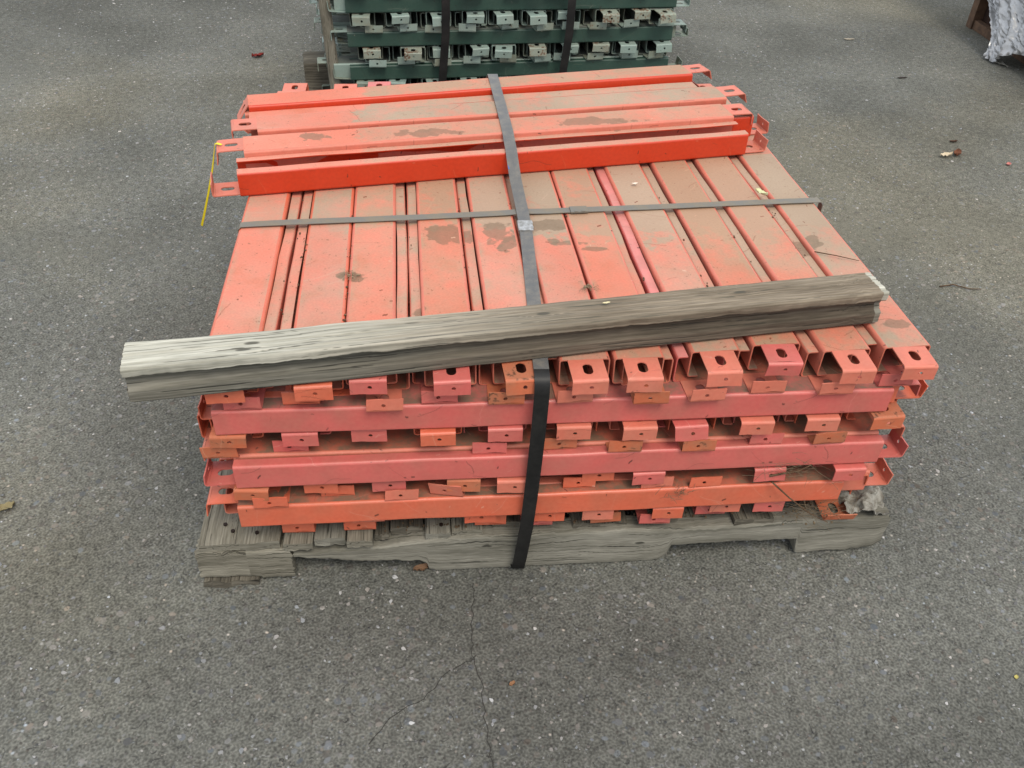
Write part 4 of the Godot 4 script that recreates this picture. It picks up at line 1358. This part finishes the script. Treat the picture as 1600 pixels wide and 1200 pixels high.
func crate_and_tarp() -> void:
	var t := thing("wooden_crate", "open brown wooden crate half covered by a silver tarp, far right", "crate", Vector3(2.91, 0, -3.11))
	var mb := MB.new()
	for b in [[Vector3(0.02, 0.25, 0.02), Vector3(0.045, 0.5, 0.045)], [Vector3(0.02, 0.25, 0.98), Vector3(0.045, 0.5, 0.045)], [Vector3(0.8, 0.25, 0.02), Vector3(0.045, 0.5, 0.045)], [Vector3(0.8, 0.25, 0.98), Vector3(0.045, 0.5, 0.045)]]:
		var m := MB.new()
		m.box(b[0], b[1])
		obj("corner_post", m.mesh(), mat.wood_brown_tri, t)
	for b in [[Vector3(0.02, 0.022, 0.5), Vector3(0.03, 0.04, 0.91)], [Vector3(0.02, 0.48, 0.5), Vector3(0.03, 0.04, 0.91)], [Vector3(0.41, 0.022, 0.02), Vector3(0.73, 0.04, 0.03)], [Vector3(0.41, 0.022, 0.98), Vector3(0.73, 0.04, 0.03)]]:
		var m := MB.new()
		m.box(b[0], b[1])
		obj("rail", m.mesh(), mat.wood_brown_tri, t)
	for b in [[Vector3(0.05, 0.25, 0.5), Vector3(0.012, 0.44, 0.95)], [Vector3(0.41, 0.25, 0.05), Vector3(0.70, 0.44, 0.012)], [Vector3(0.41, 0.505, 0.5), Vector3(0.82, 0.012, 1.0)]]:
		var m := MB.new()
		m.box(b[0], b[1])
		obj("panel", m.mesh(), mat.crate_panel, t)
	# the tarp: hangs over the crate's left side, its corner dragging on the ground
	var fn := FastNoiseLite.new()
	fn.seed = 8
	fn.frequency = 1.0
	fn.fractal_octaves = 2
	var mb2 := MB.new()
	var nu := 120
	var nv := 150
	for side in 2:
		var rows := []
		var us := PackedFloat32Array()
		var vs := PackedFloat32Array()
		for j in nv + 1:
			vs.append(float(j) / nv)
		for i in nu + 1:
			var u := float(i) / nu            # 0 on the crate's top, 1 at the hem
			us.append(u)
			var row := PackedVector3Array()
			for j in nv + 1:
				var v := float(j) / nv        # 0 the far edge, 1 the near end
				var p: Vector3
				var zf := lerpf(-3.36, -2.68, smoothstep(0.35, 1.0, u)) + fn.get_noise_2d(u * 7.0, 3.0) * 0.012
				var z := lerpf(zf, -1.9, v)
				if u < 0.35:
					var f := u / 0.35
					p = Vector3(lerpf(3.5, 2.885, f), 0.535 - 0.02 * f * f, z)
				else:
					var f := (u - 0.35) / 0.65
					var hem := 0.014 + 0.055 * smoothstep(0.08, 0.22, v) - 0.03 * smoothstep(0.25, 0.4, v) + fn.get_noise_1d(v * 9.0) * 0.012
					p = Vector3(lerpf(2.875, 2.775 + 0.06 * smoothstep(0.08, 0.25, v), f * f * 0.6 + f * 0.4), lerpf(0.515, hem, f), z)
				var fold := fn.get_noise_2d(v * 26.0 + u * 5.0, u * 3.0) * 0.024 + absf(fn.get_noise_2d(v * 60.0 - u * 9.0, u * 12.0 + 30.0)) * 0.018 + absf(fn.get_noise_2d(v * 110.0, u * 60.0 + 60.0)) * 0.008
				var amt := 0.35 if u < 0.3 else 1.0
				p += (Vector3(-1, 0.25, 0) if u > 0.33 else Vector3(0, 1, 0)) * fold * amt
				p.y = maxf(p.y, 0.006)
				if side == 1:
					p += Vector3(0.0012, -0.0006, 0)
				row.append(p)
			rows.append(row)
		grid(mb2, rows, false, us, vs, side == 0)
	var tp := obj("tarp", mb2.mesh(), mat.tarp)
	tag(tp, "crumpled silver tarp draped over the brown wooden crate, far right", "tarp")
	var fr := MB.new()
	for k in 5:
		var a := Vector3(2.79 + k * 0.006, 0.012, -2.64 + k * 0.008)
		tube(fr, PackedVector3Array([a, a + Vector3(rng.randf_range(-0.02, 0.02), -0.004, 0.025), a + Vector3(rng.randf_range(-0.03, 0.03), -0.007, 0.05)]), 0.003, 0.0015, 5)
	obj("frayed_threads", fr.mesh(), mat.rag, tp)


func litter() -> void:
	# a yellow plastic strip hanging from the loose support at the left
	var ys := strap_mesh(PackedVector3Array([Vector3(-0.068, 0.5322, -0.662), Vector3(-0.078, 0.5325, -0.668), Vector3(-0.083, 0.528, -0.673), Vector3(-0.100, 0.47, -0.69), Vector3(-0.125, 0.40, -0.715), Vector3(-0.150, 0.335, -0.742), Vector3(-0.164, 0.30, -0.758)]), PackedVector3Array([Vector3(0, 1, 0), Vector3(-0.3, 1, 0), Vector3(-1, 0.5, 0.3), Vector3(-1, 0.3, 0.9), Vector3(-0.8, 0.2, 1), Vector3(-0.5, 0.2, 1), Vector3(-0.3, 0.2, 1)]), 0.0052, 0.0008)
	tag(obj("yellow_strip", ys, mat.yellow), "thin yellow plastic strip hanging off the left end of a loose support", "plastic strip")
	# scraps and leaves: at, size x, size z, curl, colour, name, label, category, turn
	var list := [
		[Vector3(-0.326, 0, -2.657), 0.05, 0.026, 0.35, Color(0.42, 0.13, 0.11), "wrapper", "crumpled red wrapper on the asphalt left of the green stack", "wrapper", 0.5],
		[Vector3(2.128, 0, -1.707), 0.05, 0.022, 0.4, Color(0.74, 0.68, 0.58), "dry_leaf", "pale dry leaf lying beside brown crumbs, right of the stack", "leaf", 0.2],
		[Vector3(2.175, 0, -1.72), 0.045, 0.024, 0.4, Color(0.42, 0.26, 0.18), "dry_leaf", "crumbled brown leaf next to the pale leaf, right of the stack", "leaf", 1.0],
		[Vector3(2.214, 0, -1.825), 0.032, 0.012, 0.3, Color(0.28, 0.20, 0.15), "bark_chip", "dark bark chip on the asphalt behind the pale leaf", "bark chip", 0.1],
		[Vector3(2.321, 0, -1.639), 0.022, 0.014, 0.3, Color(0.72, 0.46, 0.43), "petal", "small pink petal on the asphalt near the right edge", "petal", 0.8],
		[Vector3(2.25, 0, -2.905), 0.05, 0.012, 0.2, Color(0.66, 0.62, 0.55), "wood_chip", "pale wood chip on the asphalt left of the tarp", "wood chip", 0.0],
		[Vector3(2.295, 0, -2.44), 0.045, 0.009, 0.2, Color(0.16, 0.12, 0.10), "bark_chip", "thin dark bark sliver on the asphalt left of the tarp", "bark chip", 0.1],
		[Vector3(-0.486, 0, -0.206), 0.034, 0.018, 0.4, Color(0.50, 0.46, 0.34), "dry_leaf", "folded olive brown leaf on the asphalt at the left edge", "leaf", 0.6],
		[Vector3(0.447, 0, 0.231), 0.012, 0.007, 0.3, Color(0.52, 0.38, 0.27), "dry_leaf", "tiny brown leaf on the asphalt in front of the pallet", "leaf", 0.6],
		[Vector3(1.294, 0, 0.275), 0.009, 0.006, 0.2, Color(0.66, 0.62, 0.36), "petal", "tiny yellow petal on the asphalt at the lower right", "petal", 0.6],
		[Vector3(1.005, 0.4725, -0.545), 0.030, 0.013, 0.4, Color(0.78, 0.78, 0.62), "dry_leaf", "small spotted pale leaf on the right of the stack behind the strap", "leaf", -0.9],
		[Vector3(0.60, 0.537, -0.075), 0.013, 0.004, 0.3, Color(0.80, 0.76, 0.62), "dry_leaf", "tiny pale leaf on top of the timber beam", "leaf", 0.2],
		[Vector3(0.755, 0.4715, -0.595), 0.013, 0.006, 0.3, Color(0.86, 0.80, 0.74), "paint_flake", "pale flake in front of the bright orange support", "paint flake", 0.2],
		[Vector3(0.302, 0.0, -0.012), 0.03, 0.014, 0.5, Color(0.42, 0.32, 0.24), "bark_scrap", "small brown scrap under the broken front of the pallet", "scrap", 0.2],
	]
	for i in list.size():
		var d: Array = list[i]
		var o := obj(d[5], scrap_mesh(d[1], d[2], d[3], 600 + i), plain(d[4], 0.85))
		o.position = d[0]
		o.rotation.y = d[8]
		tag(o, d[6], d[7])
	# twigs
	var twigs := [
		[[Vector3(1.72, 0.004, -0.90), Vector3(1.76, 0.006, -0.905), Vector3(1.80, 0.004, -0.885), Vector3(1.83, 0.005, -0.882)], 0.0022, "thin brown twig on the asphalt right of the stack"],
		[[Vector3(1.036, 0.4735, -0.322), Vector3(1.07, 0.4745, -0.306), Vector3(1.108, 0.4735, -0.288)], 0.0012, "thin dark twig on the right rear face of the orange stack"],
		[[Vector3(0.905, 0.222, 0.012), Vector3(0.94, 0.19, 0.02), Vector3(0.985, 0.15, 0.022), Vector3(1.03, 0.118, 0.018)], 0.0016, "dark twig slanting down at the lower right of the stack"],
		[[Vector3(0.90, 0.232, 0.008), Vector3(0.925, 0.242, 0.012), Vector3(0.945, 0.25, 0.016), Vector3(0.965, 0.262, 0.014)], 0.0022, "twisted grey twig stuck between the lower crosswise beams at right"],
	]
	for w in twigs:
		var m := MB.new()
		tube(m, PackedVector3Array(w[0]), w[1], w[1] * 0.5, 6)
		tag(obj("twig", m.mesh(), mat.twig), w[2], "twig")
	# fibre tufts and cobweb caught on the stack
	var tufts := [[Vector3(0.745, 0.195, 0.008), 0.03, 40, "tuft of grey fibres hanging on the lower crosswise beam"], [Vector3(0.93, 0.235, 0.0), 0.055, 70, "cobweb and dry grass caught between beams at the lower right"], [Vector3(0.60, 0.474, -0.218), 0.013, 30, "small knot of dry grass on the upper faces right of the strap"], [Vector3(1.0, 0.115, 0.0), 0.06, 70, "dry grass and cobweb caught above the pallet's right end"], [Vector3(0.20, 0.472, -0.270), 0.016, 26, "crumbs of dry grass in the gap left of the strap"]]
	for w in tufts:
		var m := MB.new()
		for k in int(w[2]):
			var c: Vector3 = w[0]
			var s: float = w[1]
			var flat_y := 0.35 if c.y < 0.4 else 0.02
			var p := PackedVector3Array()
			var a := c + Vector3(rng.randfn(0, s * 0.5), absf(rng.randfn(0, s * flat_y)), rng.randfn(0, s * (0.22 if c.y < 0.4 else 0.5)))
			var d := Vector3(rng.randfn(0, 1), rng.randfn(0, flat_y), rng.randfn(0, 0.5 if c.y < 0.4 else 1.0)).normalized() * s * rng.randf_range(0.3, 0.9)
			p.append(a)
			p.append(a + d * 0.5 + Vector3(0, rng.randf_range(0, s * 0.1), 0))
			p.append(a + d)
			tube(m, p, 0.0004, 0.0002, 4)
		var spread: float = 0.2 if w[0].y < 0.4 else 0.4
		for k in int(w[2]) / 2:          # the crumbs it holds
			var c2: Vector3 = w[0]
			var sz: float = rng.randf_range(0.0008, 0.0032)
			m.box(c2 + Vector3(rng.randfn(0, w[1] * 0.35), sz * 0.4, rng.randfn(0, w[1] * spread) - (0.012 if spread < 0.3 else 0.0)), Vector3(sz, sz * 0.8, sz * 1.2))
		var o := obj("dry_grass_tuft", m.mesh(), mat.straw if w[0].y < 0.4 else mat.chaff)
		tag(o, w[3], "dry grass")
	# crumpled rag on the pallet's right corner
	var rag := obj("plastic_rag", rag_mesh(), mat.rag)
	tag(rag, "crumpled dirty white plastic rag on the pallet's right front corner", "rag")
	# crumbs of dirt along the gaps between the upper faces and on the pallet
	var st := MB.new()
	var r := RandomNumberGenerator.new()
	r.seed = 55
	var gaps := [0.112, 0.1915, 0.292, 0.393, 0.496, 0.597, 0.698, 0.801, 0.901, 1.008, 0.0905]
	for k in 620:
		var gx: float = gaps[r.randi_range(0, 10)]
		var z := r.randf_range(-0.55, -0.06)
		if nz.get_noise_2d(gx * 30.0, z * 9.0) < 0.12:
			continue
		var x := gx + (z + 0.45) * 0.05 * gx + r.randfn(0, 0.003)
		var s := 0.0006 + 0.0022 * pow(r.randf(), 2.5)
		st.box(Vector3(x, 0.469 + r.randf_range(-0.002, 0.0015), z), Vector3(s * r.randf_range(0.6, 1.4), s, s * r.randf_range(0.8, 2.2)))
	for k in 260:
		var x := r.randf_range(0.2, 1.1)
		var s := r.randf_range(0.001, 0.0035)
		st.box(Vector3(x, 0.102 + r.randf() * 0.002, r.randf_range(-0.06, -0.02)), Vector3(s, s * 0.7, s * 1.3))
	var crumbs := obj("dirt_crumbs", st.mesh(), mat.dirt)
	crumbs.set_meta("kind", "stuff")
	crumbs.set_meta("label", "brown dirt crumbs in the gaps between the supports")
	crumbs.set_meta("category", "dirt")


func rag_mesh() -> ArrayMesh:
	var fn := FastNoiseLite.new()
	fn.seed = 12
	fn.frequency = 1.0
	fn.fractal_octaves = 2
	var mb := MB.new()
	for side in 2:
		var rows := []
		var us := PackedFloat32Array()
		var vs := PackedFloat32Array()
		var n := 34
		for j in n + 1:
			vs.append(float(j) / n)
		for i in n + 1:
			us.append(float(i) / n)
			var row := PackedVector3Array()
			for j in n + 1:
				var u := float(i) / n
				var v := float(j) / n
				var x := 1.075 + 0.09 * u + fn.get_noise_2d(v * 3.0, u * 3.0) * 0.008
				var z := -0.085 + 0.080 * v + fn.get_noise_2d(u * 3.0 + 9.0, v * 3.0) * 0.008
				var y := 0.112 + fn.get_noise_2d(u * 1.6, v * 1.3 + 20.0) * 0.022 + fn.get_noise_2d(u * 6.0, v * 2.2 + 40.0) * 0.007 + 0.012 * sin(u * 5.0) * v - side * 0.0008
				row.append(Vector3(x, y, z))
			rows.append(row)
		grid(mb, rows, false, us, vs, side == 0)
	return mb.mesh()
